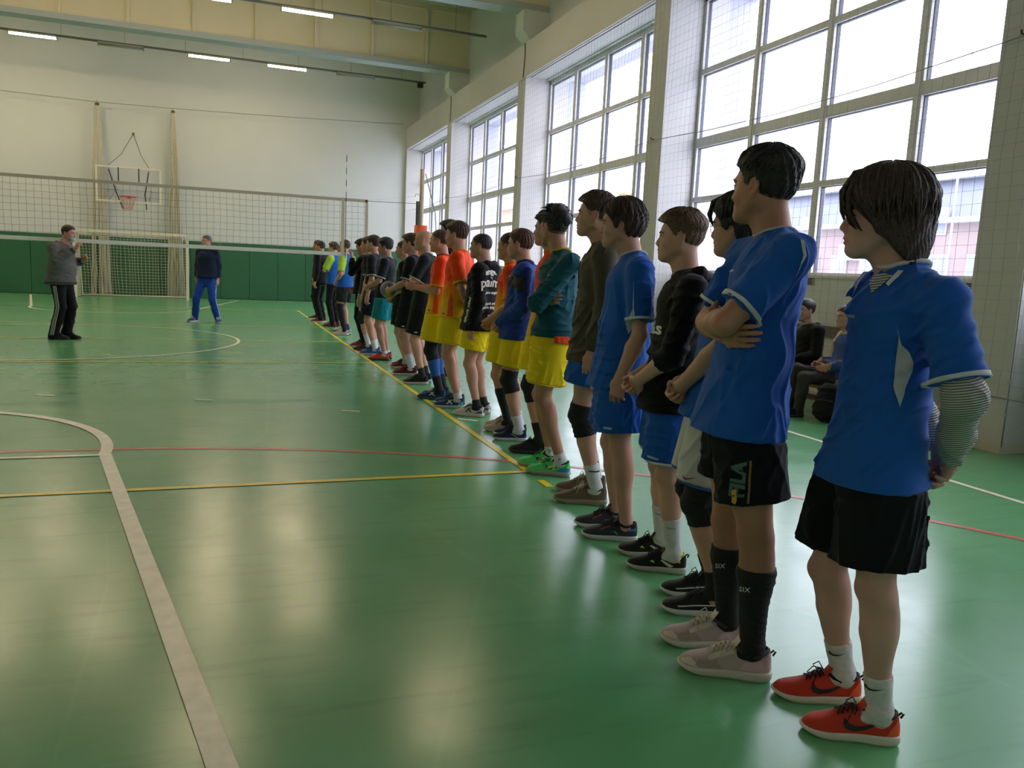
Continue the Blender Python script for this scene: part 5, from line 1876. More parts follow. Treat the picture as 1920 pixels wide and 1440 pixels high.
# -- tall dark haired player, arms crossed
person('person with crossed bare arms in blue jersey, black shorts, black calf sleeves and beige shoes', (-.26, -2.58), 150, 1.75,
       dict(neck=(-.022, 0, 1.462), head=(.030, 0, 1.622), shl=(-.050, .172, 1.405), shr=(.03, -.172, 1.415), ell=(.135, .215, 1.190), wrl=(.165, -.03, 1.175), elr=(.16, -.19, 1.17), wrr=(.125, .10, 1.150),
            hdl=(-.05, -1, .1), hdr=(-.35, .9, 0), hip=(.035, 0, .93), knl=(-.028, .10, .496), anl=(-.050, .10, .112), knr=(.04, -.10, .47), anr=(.01, -.12, .10), arm=1.08, leghair=.9, leg=1.04),
       ('crossed', 'crossed'), (-38, -2, 0), '#a97f62', 0,
       hr_('short', '#17130f', (.026, .008, .010), locks=420, llen=.03, ridge=.002, spike=.004, scalp=.8, lr=.7),
       dict(col=BLUE, name='jersey', trim='#c8cbd0', hem=.815, sl=.78, loose=1.07, wr=.009, collar='#c6c9cf', lam=.11, wd=(.8, .1, .55), hemtilt=.08,
            marks=[('side_gusset', [(0.075, 1.179), (0.049, 1.115), (0.041, 1.151), (0.034, 1.169), (0.06, 1.176)][::-1], '#c8cbd0'),
                   ('shoulder_piping', [(-0.09, 1.448), (-0.102, 1.402), (-0.097, 1.368), (-0.084, 1.333), (-0.094, 1.366), (-0.112, 1.402), (-0.100, 1.444)], '#c8cbd0'),
                   ('chest_logo', [(.118, 1.345), (.098, 1.350), (.099, 1.356), (.119, 1.352)], '#a9c4de')]),
       dict(col='#101318', hem=(.600, .625), loose=1.06, fl=1.04,
            marks=[('yellow_logo', [(0.044, 0.659), (0.041, 0.617), (0.030, 0.613), (0.026, 0.623), (0.029, 0.661)], '#c79a2c'),
                   ('gold_print', [(-.002, .762), (-.009, .762), (-.013, .622), (-.006, .622)], '#7d642a')],
            text=[dict(t='FILA', s=.062, p=(.026, 0, .695), U=(0, 0, 1), W=(1, 0, 0), c='#3c6153', bold=.003)]),
       dict(both=[dict(z=(.115, .385), c='#0b0d10', n='calf_sleeve', e=.006, w=2, text=[dict(t='SIX', s=.026, p=(.040, .318), U=(-.8, 0, .25), W=(0, 0, 1), c='#d8d8d4')]), sock(.125, '#6a6668', e=.002)]),
       BEIGE_SHOE, ((-.05, .10, 0), (.01, -.12, 4)), seed=7, vd=(-.131, -.991, 0))

# -- dark haired player with glasses, white shorts
person('person wearing thin glasses, a blue jersey, white shorts and black knee pads', (-.095, -2.13), 150, 1.67,
       dict(neck=(-.062, 0, 1.362), head=(-.026, 0, 1.528), hip=(-.015, 0, .88), ell=(.010, .23, 1.095), wrl=(.145, .055, .900), wrr=(.15, -.04, .90), knl=(.045, .10, .449), anl=(-.052, .10, .125), knr=(.06, -.09, .46)),
       ('clasp', 'clasp'), (-28, 4, 0), '#b78f74', 0,
       hr_('bob', '#100e11', (.030, .022, .026), line=BOBLINE, hang=.5, ridge=.003, locks=260, llen=.10, strands=[([(.04, 0, .13), (.095, .02, .10), (.108, .035, .055), (.100, .048, .020)], [.006, .006, .005, .001]), ([(.04, 0, .13), (.09, .04, .10), (.098, .055, .045), (.08, .062, .0)], [.006, .006, .005, .001])]),
       dict(col=BLUE, name='jersey', trim='#c8cbd0', hem=.79, collar='#c6c9cf', vneck=.03, wr=.008, loose=1.06),
       dict(col='#c9c6c2', hem=(.520, .53), loose=1.1, hemline='#1d4f97', marks=[('swoosh', SWOOSH(.10, .560, .42), '#a12f2c')]),
       dict(both=[dict(z=(.375, .535), c='#0d0e11', n='knee_pad', e=.010, w=2), sock(.19, '#0c0d10')]),
       dict(up='#1f2022', sole='#cbc9c2', lace='#26262a', sc=.98, marks=[('stripe', [(.05, .060), (.13, .052), (.22, .040), (.22, .036), (.13, .046), (.05, .054)], '#c9c9c4')]), ((-.052, .10, 2), (-.05, -.10, 2)),
       face='glasses', seed=21, vd=(-.078, -.997, 0))

# -- blond player in a black hoodie
person('person in a black hooded top, blue shorts, white socks and lime-trimmed black shoes', (-.04, -1.66), 150, 1.63,
       dict(neck=(-.055, 0, 1.338), head=(-.012, 0, 1.500), hip=(-.03, 0, .86), shl=(-.075, .175, 1.275), ell=(-.01, .225, 1.000), wrl=(.125, .10, .865), wrr=(.15, -.02, .86), knl=(-.03, .10, .44), anl=(-.085, .10, .09), knr=(.0, -.10, .44), anr=(-.035, -.10, .09)),
       ('clasp', 'clasp'), (-6, 0, 0), '#c29a80', 0,
       hr_('short', '#6b5138', (.030, .009, .010), quiff=.008, locks=420, llen=.035, fwd=.010, lr=.75, scalp=.5, brow='#5a4330'),
       dict(col='#0c0d10', name='hoodie', sleeve='elbow', hem=.735, loose=1.10, wr=.008, hood='#0c0d10',
            text=[dict(t='das', s=.075, p=(.085, 0, 1.098), c='#cfcfca', bold=.002)], marks=[('print_bar', [(.112, 1.150), (.100, 1.150), (.088, 1.20), (.100, 1.205)], '#cfcfca'), ('print_bar', [(.094, 1.150), (.084, 1.150), (.078, 1.175), (.088, 1.18)], '#cfcfca')]),
       dict(col=BLUE, hem=(.500, .515), loose=1.12, hemline='#c9ccd2', marks=[('small_print', [(.06, .533), (.01, .528), (.01, .536), (.06, .541)], '#8fa9c8')]),
       dict(both=[sock(.250, '#d2cfca', marks=[('small_print', [(.04, .212), (.0, .210), (.0, .215), (.04, .217)], '#8c8c8e')])]),
       dict(up='#1c1d1b', sole='#b9b3a4', lace='#17181a', lining='#a7c23c', tab='#1a1b1a', marks=[('arrow', [(.085, .034), (.125, .060), (.115, .062), (.06, .040), (.075, .032)], '#c3cf9a'), ('bolt', [(.03, .055), (.05, .060), (.046, .070), (.028, .064)], '#b4cf3a'), ('dart', [(.15, .045), (.175, .050), (.16, .058)], '#b4cf3a')]),
       ((-.085, .10, 0), (-.035, -.10, 2)), seed=5, vd=(-.025, -1, 0))

# -- brown bob, blue kit
person('person in full blue kit with both arms hanging, no socks, dark grey and blue shoes', (-.06, -1.22), 150, 1.70,
       dict(neck=(-.040, 0, 1.415), head=(.028, 0, 1.573), shl=(-.080, .175, 1.350), hip=(-.01, 0, .90), ell=(-.100, .225, 1.055), wrl=(-.022, .215, .840), elr=(.02, -.22, 1.07), wrr=(.10, -.20, .85), knl=(-.04, .10, .462), anl=(-.093, .10, .105), knr=(.015, -.10, .455), anr=(-.035, -.10, .10)),
       ('down', 'down'), (-6, 3, 0), '#b58e76', 0,
       hr_('bob', '#3a251b', (.028, .018, .024), line=[(-.16, -.085), (-.06, -.080), (-.032, -.062), (-.022, .005), (-.010, .020), (.010, -.025), (.026, -.020), (.036, .010), (.06, .045), (.085, .062), (.13, .085)], hang=.15, ridge=.003, locks=300, llen=.095, part=.02, strands=[([(.03, .0, .13), (.085, .02, .105), (.104, .03, .075), (.102, .045, .045)], [.006, .006, .005, .001])]),
       dict(col=BLUE, name='jersey', trim='#c8cbd0', hem=.775, collar='#c6c9cf', sl=.80, wr=.006, loose=1.08,
            marks=[('side_gusset', [(-0.048, 1.304), (-0.054, 1.203), (-0.051, 1.169), (-0.022, 1.099), (-0.039, 1.045), (-0.062, 1.093), (-0.066, 1.127), (-0.058, 1.17)][::-1], '#9fb2c6'),
                   ('shoulder_strip', [(0.043, 1.405), (0.06, 1.383), (0.08, 1.361), (0.073, 1.383), (0.053, 1.402)], '#c2c6cc'), ('chest_logo', [(.107, 1.300), (.088, 1.306), (.088, 1.311), (.107, 1.306)], '#a9c4de')]),
       dict(col=BLUE, hem=(.545, .545), loose=1.14, fl=1.1, marks=[('small_print', [(.05, .580), (.01, .579), (.01, .589), (.05, .590)], '#a9bcd4')]),
       {}, dict(up='#33353a', sole='#c9c8c4', lace='#1b1c20', lining='#15161a', marks=[('heel_flash', [(.01, .062), (.06, .056), (.085, .068), (.06, .064), (.01, .074)], '#3f86c4'), ('side_flash', [(.10, .034), (.125, .052), (.112, .052), (.095, .036)], '#3d8cc8'), ('lace_flash', [(.14, .072), (.19, .052), (.192, .056), (.142, .078)], '#a5483c')]),
       ((-.093, .10, 2), (-.035, -.10, 6)), seed=33, vd=(.037, -.999, 0))

# -- tall crew cut, olive hoodie
person('tall person in an olive hoodie, blue shorts and tan suede shoes', (.10, -.62), 150, 1.79,
       dict(neck=(-.018, 0, 1.492), head=(.042, 0, 1.655)),
       ('down', 'down'), (-6, -3, 0), '#b58d72', 0,
       hr_('short', '#4a3527', (.028, .005, .006), quiff=.008, locks=340, llen=.028, fwd=.012, lr=.7, scalp=.45),
       dict(col='#4b4536', name='hoodie', sleeve='long', hem=.83, loose=1.14, hood='#3d3a30', cord='#1b1b1a', wr=.010),
       dict(col='#1b56a6', hem=.68, loose=1.16, fl=1.08),
       dict(both=[sock(.235, '#cfcdcb', marks=[('small_print', [(.045, .198), (-.02, .196), (-.02, .205), (.045, .207)], '#2a2a2c')])], l=[dict(z=(.40, .58), c='#0c0d10', n='knee_pad', e=.010, w=2)], r=[dict(z=(.40, .58), c='#0c0d10', n='knee_pad', e=.010, w=2)]),
       dict(up='#6b5a45', sole='#8d8068', lace='#c9bfa6', lining='#4c4132', sc=1.05), ((-.06, .11, 4), (-.04, -.13, 4)), seed=9, vd=(.067, -.998, 0))

# -- curly tuft, teal sweatshirt
person('person in a teal sweatshirt with crossed arms, yellow shorts and bright green shoes', (.12, .03), 147, 1.74,
       dict(neck=(-.01, 0, 1.452), head=(.045, 0, 1.612), shl=(-.10, .175, 1.385), ell=(.085, .225, 1.13), wrl=(.15, -.03, 1.12), elr=(.13, -.19, 1.12), wrr=(.06, .12, 1.145), hdr=(-.6, .75, .15), hip=(-.0, 0, .92), anl=(-.10, .10, .105), anr=(0, -.10, .10), leghair=.6),
       ('crossed', 'crossed'), (-40, 0, 0), '#b08466', 0,
       hr_('short', '#0f0d0e', (.026, .002, .004), curl=.006, lumps=[((-.05, 0, .105), (-.095, 0, .075), .050, .045), ((-.03, .02, .12), (-.07, .03, .115), .040, .038), ((-.10, -.02, .05), (-.085, .02, .09), .035, .035)], locks=200, llen=.03, spike=.03, lr=1.2, ridge=.0, scalp=.75, beard=.15),
       dict(col='#15515e', name='sweatshirt', sleeve='long', hem=.915, loose=1.10, rib='#134a56', wr=.010, collar='#d8b52a', tail=('#ee4f1c', .028)),
       dict(col=YELL, hem=.600, loose=1.2, fl=1.06, hemline='#d6b616', wr=.010),
       dict(both=[sock(.150, '#cfcfd2', text=[dict(t='P', s=.03, p=(.01, .118), c='#5b4a9a')])]),
       dict(up='#4fd06c', sole='#9c9684', lace='#1f6b2c', lining='#16211a', tongue='#cfe58c', sc=1.04, marks=[('swoosh', SWOOSH(.150, .045, .85), '#16202a'), ('heel_panel', [(.0, .03), (.085, .03), (.06, .052), (.03, .060), (.004, .055)], '#1f86bd'), ('yellow_panel', [(.09, .045), (.14, .04), (.150, .054), (.12, .066), (.09, .066)], '#cfe67c')]),
       ((-.10, .10, 0), (0, -.10, -2)), seed=15, vd=(.205, -.979, 0))
b = None

# -- curly haired player hidden behind the teal sweatshirt
person('person in orange and yellow kit half hidden behind the teal sweatshirt, black high shoes', (.285, .60), 150, 1.76, dict(), ('behind', 'behind'), (-10, 0, 0), '#b48a70', 1,
       hr_('short', '#110f10', (.034, .010, .012), curl=.006, ridge=0), dict(mat=JERSEY_OY, name='jersey', hem=.86, collar='#e8b51d'), dict(col=YELL, hem=.60, loose=1.15),
       dict(both=[dict(z=(.39, .57), c='#0d0e11', n='knee_pad', e=.012, w=2), sock(.24, '#0c0c0f')], l=[]), dict(up='#131316', sole='#1b1b1e', sc=1.05), ((-.02, .10, 4), (-.08, -.10, 4)), seed=41)
# -- rust haired player in the blue track jacket
person('person in a blue and navy track jacket, hands clasped over yellow shorts', (.25, 1.07), 150, 1.655, dict(neck=(-.03, 0, 1.375), head=(.02, 0, 1.535)), ('clasp', 'clasp'), (-12, 2, 0), '#b98f76', 1,
       hr_('short', '#5a3524', (.022, .009, .012), ridge=.0025), dict(col='#1d3f8e', name='track_jacket', sleeve='long', hem=.80, loose=1.14, wr=.011, collar='#1a2450', stand=True,
       marks=[('yoke', [(.10, 1.22), (-.10, 1.17), (-.10, 1.28), (.0, 1.31), (.09, 1.30)], '#12162b'), ('chest_print', [(.085, 1.285), (.055, 1.283), (.055, 1.292), (.085, 1.294)], '#d8dbe4')]),
       dict(col=YELL, hem=.575, loose=1.16), dict(both=[sock(.20, '#cfced2')], l=[dict(z=(.38, .56), c='#0d0e11', n='knee_pad', e=.010, w=2)]), dict(up='#1c2a4a', sole='#c4c4c6', sc=1.0, marks=[('side_stripe', [(.08, .035), (.13, .06), (.12, .06), (.07, .035)], '#c9c9cc')]), ((-.05, .10, 4), (-.07, -.10, 4)), seed=43)
# -- dark short hair, orange jersey, black socks
person('person in orange jersey with long black socks and cream shoes, beside the blue jacket', (.27, 1.42), 150, 1.645, dict(neck=(-.03, 0, 1.37), head=(.005, 0, 1.525)), ('clasp', 'clasp'), (-18, 0, 0), '#b48768', 1,
       hr_('short', '#17120f', (.012, .006, .007)), dict(mat=JERSEY_OY, name='jersey', trim='#e8b51d', hem=.83, collar='#e8b51d'), dict(col=YELL, hem=.56, loose=1.15, fl=1.05),
       dict(both=[sock(.37, '#0d0e10', e=.003)]), dict(up='#b9a88c', sole='#b8ab92', lace='#8d8172', sc=.98), ((-.05, .10, 4), (-.08, -.10, 4)), seed=44)
# -- black hoodie with white lettering
HB = (-.55, .0, 0)
bk = dict(d=(.75, -.66, 0), U=(-.66, -.75, 0), c='#d9d3c8')
person('person in a black hoodie covered with white lettering, yellow shorts and white shoes', (.26, 2.10), 138, 1.655, dict(neck=(-.03, 0, 1.375), head=(.025, 0, 1.538)), ('down', 'down'), (6, 0, 0), '#b98f78', 1,
       hr_('short', '#2b2220', (.009, .005, .006), scalp=.8), dict(col='#0b0b0d', name='hoodie', sleeve='long', hem=.785, loose=1.18, hood='#0b0b0d', wr=.009,
       text=[dict(bk, t='palm', s=.115, p=(-.11, .10, 1.22), arc=1.2, bold=.003), dict(bk, t='angels', s=.07, p=(-.125, .08, 1.315), arc=1.6, bold=.002), dict(bk, t='palm angels', s=.034, p=(-.13, .09, 1.13), bold=.001), dict(bk, t='angels palm', s=.034, p=(-.12, .09, 1.035), bold=.001),
             dict(bk, t='palm angels', s=.04, p=(-.11, .09, 1.00), bold=.001), dict(bk, t='palm', s=.035, p=(-.12, .09, .93)), dict(t='palm angels', s=.05, p=(.03, .22, .97), d=(-.1, -1, 0), U=(.25, 0, -1), W=(-1, 0, -.25), c='#d9d3c8', bold=.002)]),
       dict(col=YELL, hem=.60, loose=1.22, wr=.007), dict(both=[sock(.155, '#131316')]),
       dict(up='#c8c0b2', sole='#c5bfb2', lace='#24222a', sc=1.08, marks=[('cross_stripes', [(.10, .04), (.14, .075), (.15, .072), (.115, .04)], '#25232b'), ('cross_stripes', [(.15, .04), (.11, .075), (.12, .078), (.165, .042)], '#25232b'), ('heel_panel', [(.01, .034), (.07, .034), (.03, .058), (.006, .056)], '#4a3f7a')]), ((-.03, .10, 8), (-.06, -.10, 6)), fat=1.12, seed=45)
# -- two orange jerseys
side_panel = lambda z0=.84: ('side_panel', [(-.055, z0 + .01), (.0, z0 + .01), (-.005, 1.02), (-.03, 1.12), (-.05, 1.02)], '#ef5219')
person('taller of the two orange jerseys left of the lettered hoodie, hands behind the back', (.15, 2.56), 148, 1.77, dict(), ('behind', 'behind'), (-8, 2, 0), '#bb8d74', 1,
       hr_('short', '#4a3124', (.026, .006, .009), quiff=.006, ridge=.003), dict(mat=JERSEY_OY, name='jersey', trim='#ecc63a', hem=.86, collar='#e8b51d', loose=1.08, marks=[side_panel(.87), ('hem_patch', [(.06, .90), (.03, .90), (.03, .91), (.06, .91)], '#3a3320')]),
       dict(col=YELL, hem=.615, loose=1.2, hemline='#d8b816'), dict(both=[sock(.150, '#c9c6c8')]),
       dict(up='#20405f', sole='#b9c6cc', lace='#1b2c3e', sc=1.05, marks=[('cross_stripes', [(.10, .04), (.14, .075), (.15, .072), (.115, .04)], '#d4dade'), ('cross_stripes', [(.15, .04), (.11, .075), (.12, .078), (.165, .042)], '#d4dade'), ('heel_panel', [(.005, .034), (.06, .034), (.04, .060), (.01, .07)], '#5aa3bd')]), ((-.05, .10, 6), (-.06, -.11, 4)), seed=46)
person('person in orange jersey holding a forearm out, with blue and black leg sleeves', (.12, 3.06), 150, 1.72, dict(), ('forward', 'forward'), (-4, 0, 0), '#bd8f78', 1,
       hr_('short', '#4d3729', (.009, .005, .006), scalp=.6), dict(mat=JERSEY_OY, name='jersey', trim='#ecc63a', hem=.86, collar='#2a2320', marks=[side_panel(.87), ('hem_patch', [(.06, .90), (.03, .90), (.03, .91), (.06, .91)], '#3a3320')]),
       dict(col=YELL, hem=.58, loose=1.2), dict(both=[dict(z=(.12, .56), c='#255aa8', n='leg_sleeve', e=.005, w=2), dict(z=(.40, .60), c='#0e1116', n='knee_pad', e=.011, w=2), sock(.24, '#0e1116', e=.008)]),
       dict(up='#1b3350', sole='#2c4257', lace='#c9d2d6', sc=1.05, marks=[('cross_stripes', [(.10, .04), (.14, .075), (.15, .072), (.115, .04)], '#b9c6d0'), ('cross_stripes', [(.15, .04), (.11, .075), (.12, .078), (.165, .042)], '#b9c6d0')]), ((-.04, .10, 6), (-.08, -.10, 2)), seed=47)
# -- black jerseys
BJ = dict(col='#14171b', name='jersey', trim='#c9cbcd', collar='#c4c7c9', vneck=.03)
crest = ('crest', [(.115, 1.30), (.085, 1.31), (.08, 1.27), (.10, 1.245), (.112, 1.27)], '#b9bcbf')
person('person in black jersey with white cuffs, arms crossed, next to the orange jerseys', (.20, 4.10), 152, 1.755, dict(), ('crossed', 'crossed'), (0, 0, 0), '#c09478', 1, dict(style='bald', col='#8a6a55', scalp=.0, brow='#3b2a20'),
       dict(BJ, hem=.87, marks=[crest]), dict(col='#101417', hem=.56, loose=1.15, marks=[('logo', [(.03, .60), (.0, .61), (-.02, .60), (.0, .59)], '#b9bcbf')]), dict(both=[sock(.19, '#17181a')], r=[]),
       dict(up='#221a1c', sole='#b9b4ac', sc=1.03, lace='#2c2426'), ((-.03, .10, 4), (-.07, -.11, 4)), seed=51)
person('tall person in dark red jersey in a second row by the orange pad', (.62, 4.55), 155, 1.90, dict(), ('down', 'down'), (0, 0, 0), '#ab8066', 1, hr_('short', '#121014', (.030, .012, .014), quiff=.01),
       dict(col='#4a2a2c', name='jersey', hem=.93), dict(col='#101417', hem=.62, loose=1.1), dict(both=[sock(.19, '#17181a')]), dict(up='#221a1c', sole='#b9b4ac'), seed=52)
person('person in black jersey and white socks with arms stretched around a ball', (.22, 4.85), 150, 1.735, dict(), ('ball', 'ball'), (0, 4, 0), '#b48a70', 1, hr_('short', '#4a2c1f', (.022, .010, .012), quiff=.012),
       dict(BJ, hem=.86, marks=[crest]), dict(col='#101417', hem=.57, loose=1.15, marks=[('logo', [(.03, .61), (.0, .62), (-.02, .61), (.0, .60)], '#b9bcbf')]), dict(both=[sock(.26, '#d5d4d6')]),
       dict(up='#5a1a1f', sole='#b9b4ac', sc=1.08, lace='#6c2a2c'), ((-.04, .10, 4), (-.07, -.10, 4)), seed=53)
person('shorter person in black jersey, hands clasped, left of the ball holder', (.28, 5.55), 150, 1.67, dict(), ('clasp', 'clasp'), (0, 0, 0), '#bb927a', 1, hr_('short', '#3f2d22', (.013, .006, .007)),
       dict(BJ, hem=.83), dict(col='#101417', hem=.55, loose=1.15), dict(both=[sock(.14, '#a9a6a6')]), dict(up='#6a2226', sole='#b9b4ac', sc=1.0), seed=54)
person('person in black jersey and teal shorts with orange-red shoes', (.20, 6.40), 150, 1.715, dict(), ('ball', 'ball'), (10, 8, 0), '#a9806a', 1, hr_('short', '#181214', (.032, .014, .016), curl=.003),
       dict(BJ, hem=.88), dict(col='#12808c', hem=.57, loose=1.14), dict(both=[sock(.13, '#c9c6c4')]),
       dict(up='#c23c2c', sole='#2c2320', sc=1.08, lace='#3a1a1a', l=None), ((-.04, .10, 4), (-.07, -.10, 4)), seed=55)
person('person in black jersey with a pale crest, blue-black shorts and blue shoes, arms hanging', (.15, 7.08), 146, 1.77, dict(), ('down', 'down'), (-4, 0, 0), '#bd9074', 1, hr_('short', '#3a281f', (.024, .007, .009), quiff=.005),
       dict(BJ, hem=.87, marks=[crest]), dict(col='#101c2c', hem=.58, loose=1.15), dict(both=[sock(.22, '#cfced0')]), dict(up='#2f4fa0', sole='#b9b4ac', sc=1.08), seed=56)
person('person in dark grey polo and pale grey shorts, bare arm hanging', (.17, 7.68), 150, 1.77, dict(), ('down', 'down'), (4, 4, 0), '#c39378', 1, hr_('short', '#2f221a', (.018, .007, .009)),
       dict(col='#23262b', name='jersey', trim='#c9cbcd', hem=.88, collar='#c4c7c9'), dict(col='#8d8c84', hem=.66, loose=1.1), dict(both=[dict(z=(.42, .62), c='#121316', n='knee_pad', e=.010, w=2), sock(.26, '#cfced0')]), dict(up='#2c2a2c', sole='#7a2424', sc=1.08), seed=57)
person('person in black tracksuit and leggings with a hand at the mouth, dark red shoes', (.17, 8.20), 150, 1.745, dict(), ('up', 'clasp'), (2, 16, 0), '#b0846a', 1, hr_('short', '#121014', (.026, .010, .012), quiff=.012),
       dict(col='#0b0c0f', name='track_jacket', sleeve='long', hem=.86, collar='#0b0c0f', loose=1.08, trim='#2a3a7a'), dict(col='#0b0c0f', long=.10, loose=.80, ank=.045), {}, dict(up='#7a1a22', sole='#c5bfb8', sc=1.1), seed=58)
GJ = lambda: dict(col='#1d5cb0', name='jersey', hem=.90)
person('person in blue and lime jersey with a black leg sleeve, standing at the net end', (.20, 10.45), 140, 1.79, dict(), ('clasp', 'clasp'), (0, 0, 0), '#c5967e', 2, hr_('short', '#4a3424', (.016, .007, .009)),
       dict(GJ(), sleeve_col='#a9cc3c', marks=[('side_stripe', [(.10, 1.25), (.085, 1.25), (.07, 1.02), (.085, 1.02)], '#c4cdd4')]), dict(col='#22262b', hem=.62, loose=1.12), dict(l=[dict(z=(.12, .60), c='#0d0f13', n='leg_sleeve', e=.008)], r=[sock(.2, '#3a3560')]), dict(up='#b7b7b8', sole='#c9c9c9', sc=1.1), seed=61)
person('person in dark green top and white shoes, almost hidden behind the blue and lime jersey', (.28, 11.3), 150, 1.72, dict(), ('down', 'down'), (0, 0, 0), '#a5765c', 2, hr_('short', '#2c1d16', (.016, .008, .009)),
       dict(col='#2d3a20', name='jersey', hem=.88), dict(col='#111318', long=True, loose=.9), {}, dict(up='#c9c5be', sole='#7a2a22', sc=1.1), seed=62)
person('person in blue and lime jersey and black trousers, arms crossed over the chest', (.25, 12.5), 135, 1.79, dict(), ('crossed', 'crossed'), (4, 0, 0), '#c49a74', 2, hr_('short', '#4a3a26', (.026, .009, .011), quiff=.008),
       dict(GJ(), sleeve_col='#a9cc3c'), dict(col='#0f1218', long=True, loose=.95), {}, dict(up='#7a3a26', sole='#24201e', sc=1.1), seed=63)
person('person in black jacket and trousers near the far end of the line, hand hanging open', (.10, 13.6), 140, 1.83, dict(), ('down', 'clasp'), (4, 0, 0), '#b48a6a', 2, hr_('short', '#2a1a16', (.014, .008, .009)),
       dict(col='#0f1216', name='jacket', sleeve='long', hem=.88), dict(col='#0c0e12', long=.09, loose=.85), {}, dict(up='#6c2420', sole='#c9c2b2', sc=1.1), seed=64)
person('furthest person in the line, dark jacket, only the head showing above the others', (.16, 14.7), 150, 1.88, dict(), ('down', 'down'), (4, 0, 0), '#a8804f', 2, hr_('short', '#3a1a1a', (.014, .008, .009)),
       dict(col='#14181c', name='jacket', sleeve='long', hem=.9), dict(col='#0c0e12', long=True, loose=.9), {}, dict(up='#2a2422', sole='#c9c2b2', sc=1.1), seed=65)

# -- ball held in the line
ball = empty('volleyball', (-.02, 5.02, 1.04), 0, 'grey and olive yellow volleyball held under an arm in the line', 'ball')
P, Q = Fld((-.13, -.13, -.13), (.13, .13, .13), .009).ell((0, 0, 0), .105, k=0).mesh()
bm_ = qmesh('ball_cover', P, Q)
bm_.materials.append(plain('#9a8f2c', .5)); bm_.materials.append(plain('#6d7083', .5))
for pl in bm_.polygons: pl.material_index = 1 if (pl.center.x * -.8 + pl.center.z * .5) > .02 else 0
link('ball_cover', bm_, None, ball)
b = MB()
for a in (0, 1.05, 2.1):
    V, F_ = tube_geo([(.1055 * math.cos(t) * math.cos(a), .1055 * math.cos(t) * math.sin(a), .1055 * math.sin(t)) for t in np.linspace(0, 2 * math.pi, 25)[:-1]], .0012, 4, closed=True); b.add(V, F_)
b.build('seam', plain('#2c2b26', .7), ball)

# -- the two men on court
person('person in grey hooded sweatshirt and black striped trousers, pale mask lowered, hands raised', (-4.24, 8.86), -22, 1.745,
       dict(hip=(-.02, 0, .92), ell=(.02, .24, 1.16), wrl=(.24, .16, 1.20), hdl=(.6, -.2, .55), elr=(.06, -.24, 1.2), wrr=(.28, -.12, 1.36), hdr=(.45, .1, .85), thr=(0, .3, 1), neck=(.03, 0, 1.44), head=(.125, 0, 1.60), shl=(-.01, .19, 1.38), shr=(-.01, -.19, 1.38)),
       ('forward', 'up'), (-6, 6, 0), '#b98a74', 1, hr_('short', '#2c1f17', (.016, .009, .010)), dict(col='#615e5a', name='hooded_sweatshirt', sleeve='long', hem=.83, hood='#524f4c', rib='#3c3a3a', loose=1.22, belly=.30, wr=.010),
       dict(col='#0c0d0e', long=True, loose=1.12, stripe='#b9b8b4', ank=.07), {}, dict(up='#17171a', sole='#111214', sc=1.08, lace='#0e0e10'), ((-.02, .08, 0), (-.12, -.09, 0)), fat=1.08, face='mask', seed=71)
person('person in navy sweater and bright blue tracksuit trousers, feet apart near the goal', (-2.28, 12.95), -112, 1.80,
       dict(hip=(0, 0, .90)), ('down', 'down'), (-22, 0, 0), '#b5856c', 1, hr_('short', '#4c4642', (.014, .007, .008), scalp=.6), dict(col='#14213a', name='sweater', sleeve='long', hem=.93, loose=1.12, collar='#14213a', wr=.008),
       dict(col='#16419c', long=True, loose=1.02, stripe='#b9c4d8', nstripe=1, ank=.06), {}, dict(up='#27406a', sole='#c4c8cc', sc=1.05, lace='#d0d4d8', marks=[('side_stripe', [(.08, .04), (.15, .06), (.14, .066), (.07, .046)], '#c9ccd0')]), ((-.02, .22, 25), (-.02, -.27, -15)), fat=1.08, seed=72)

# -- bench, seated players, bag
bench = empty('gym_bench', (3.98, 2.4, 0), 0, 'long low wooden gym bench against the window wall', 'bench')
WOOD = mat('bench_wood', lin('#b08d5c'), .5, noise=.25, nscale=6)
b = MB(); b.box(-.14, .14, -2.0, 2.0, .27, .305); b.build('seat', WOOD, bench)
for y in (-1.7, -.85, 0, .85, 1.7):
    b = MB(); b.box(-.11, -.07, y - .03, y + .03, 0, .27); b.box(.07, .11, y - .03, y + .03, 0, .27); b.box(-.07, .07, y - .02, y + .02, .10, .14)
    b.build('leg', plain('#2b2724', .6), bench)
b = MB(); b.box(-.03, .03, -1.9, 1.9, .12, .17); b.build('stretcher', mat('bench_beam', lin('#7a6a58'), .6, noise=.2), bench)
sitJ = dict(hip=(0, 0, .385), neck=(-.06, 0, .925), head=(.0, 0, 1.075), hl=(0, .09, .385), hr=(0, -.09, .385), knl=(.42, .13, .44), knr=(.42, -.13, .44), anl=(.44, .14, .09), anr=(.44, -.14, .09))
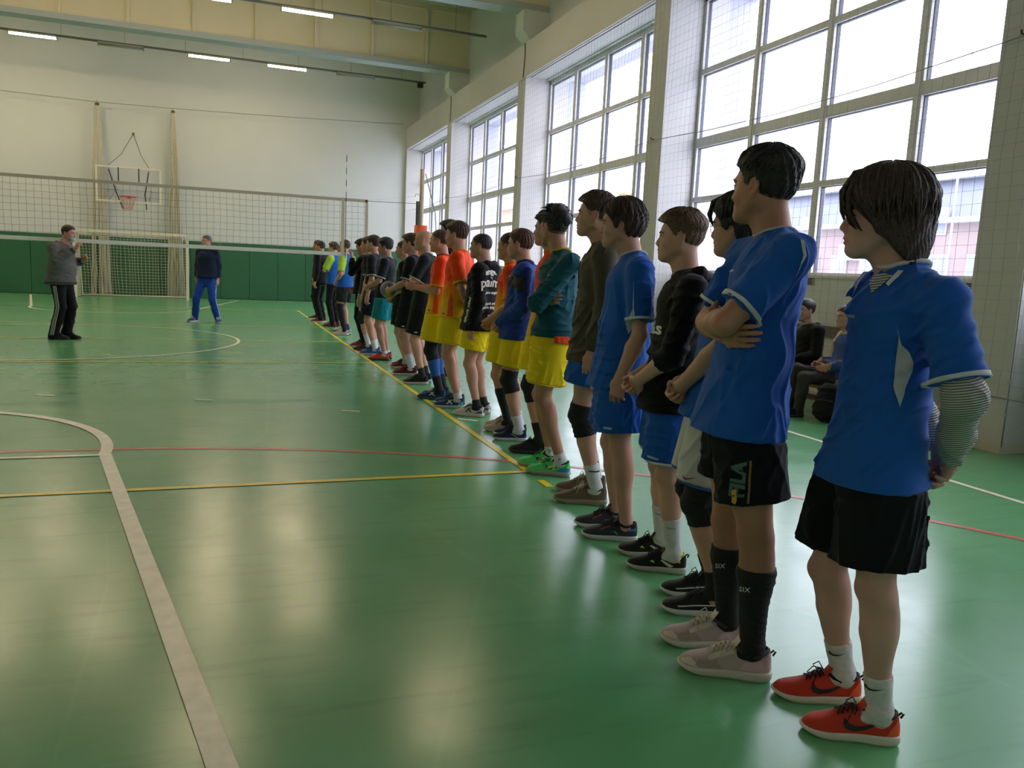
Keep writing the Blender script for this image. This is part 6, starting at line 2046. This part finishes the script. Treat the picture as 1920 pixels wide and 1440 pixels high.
person('person in a black hoodie seated on the bench', (3.99, 2.22), 172, 1.72, dict(sitJ, head=(.0, 0, 1.055), neck=(-.06, 0, .895)), ('lap', 'lap'), (10, 4, 0), '#b08a78', 1, hr_('short', '#241a18', (.020, .010, .012)),
       dict(col='#0d0e11', name='hoodie', sleeve='long', hem=.34, hood='#0d0e11', loose=1.15), dict(col='#15161a', long=True, loose=.95), {}, dict(up='#1c1c1f', sole='#2a2a2c', sc=1.0), sit=True, seed=81)
person('person in a blue bib over patterned cream sleeves, seated on the bench with legs out', (3.99, 1.62), 160, 1.62, dict(sitJ, knl=(.40, .10, .40), knr=(.42, -.06, .46), head=(.0, 0, 1.02), neck=(-.05, 0, .865)), ('lap', 'lap'), (10, 0, 0), '#b58f7c', 1, hr_('short', '#3a2a22', (.022, .014, .016)),
       dict(mat=mat('patterned_knit', lin('#b79c7a'), .8, noise=.45, nscale=45), name='sweater', sleeve='long', hem=.34, loose=1.12, marks=[('bib', [(.10, .84), (-.06, .86), (-.10, .60), (-.08, .40), (.16, .40), (.15, .62)], '#25488c')]), dict(col='#3a3636', long=True, loose=.95), {}, dict(up='#1c1c1f', sole='#2a2a2c', sc=.95), sit=True, seed=82)
bag = empty('backpack', (3.64, 1.36, 0), RAD(20), 'black backpack slumped on the floor in front of the bench', 'bag')
F = Fld((-.2, -.22, -.02), (.2, .22, .45), .009)
F.seg((0, 0, .10), (.02, 0, .30), (.15, .11), (.12, .085), (0, 1, 0), .04); F.seg((-.10, 0, .10), (-.09, 0, .20), (.11, .04), (.10, .03), (0, 1, 0), .02)
F.wrinkle(5, .010, .08); F.cut((0, 0, .003), (0, 0, -1))
P, Q = F.mesh(); link('bag_body', qmesh('bag_body', P, Q), cloth('#111316'), bag)
for y in (-.07, .07):
    b = MB(); b.tube([(.11, y, .34), (.15, y, .26), (.155, y, .14), (.12, y, .06)], .014, 6, flat=.4); b.build('shoulder_strap', plain('#1b1c1f', .8), bag)
b = MB(); b.tube([(.03, -.03, .365), (.03, -.02, .41), (.03, .02, .41), (.03, .03, .365)], .007, 6); b.build('handle', plain('#1b1c1f', .8), bag)
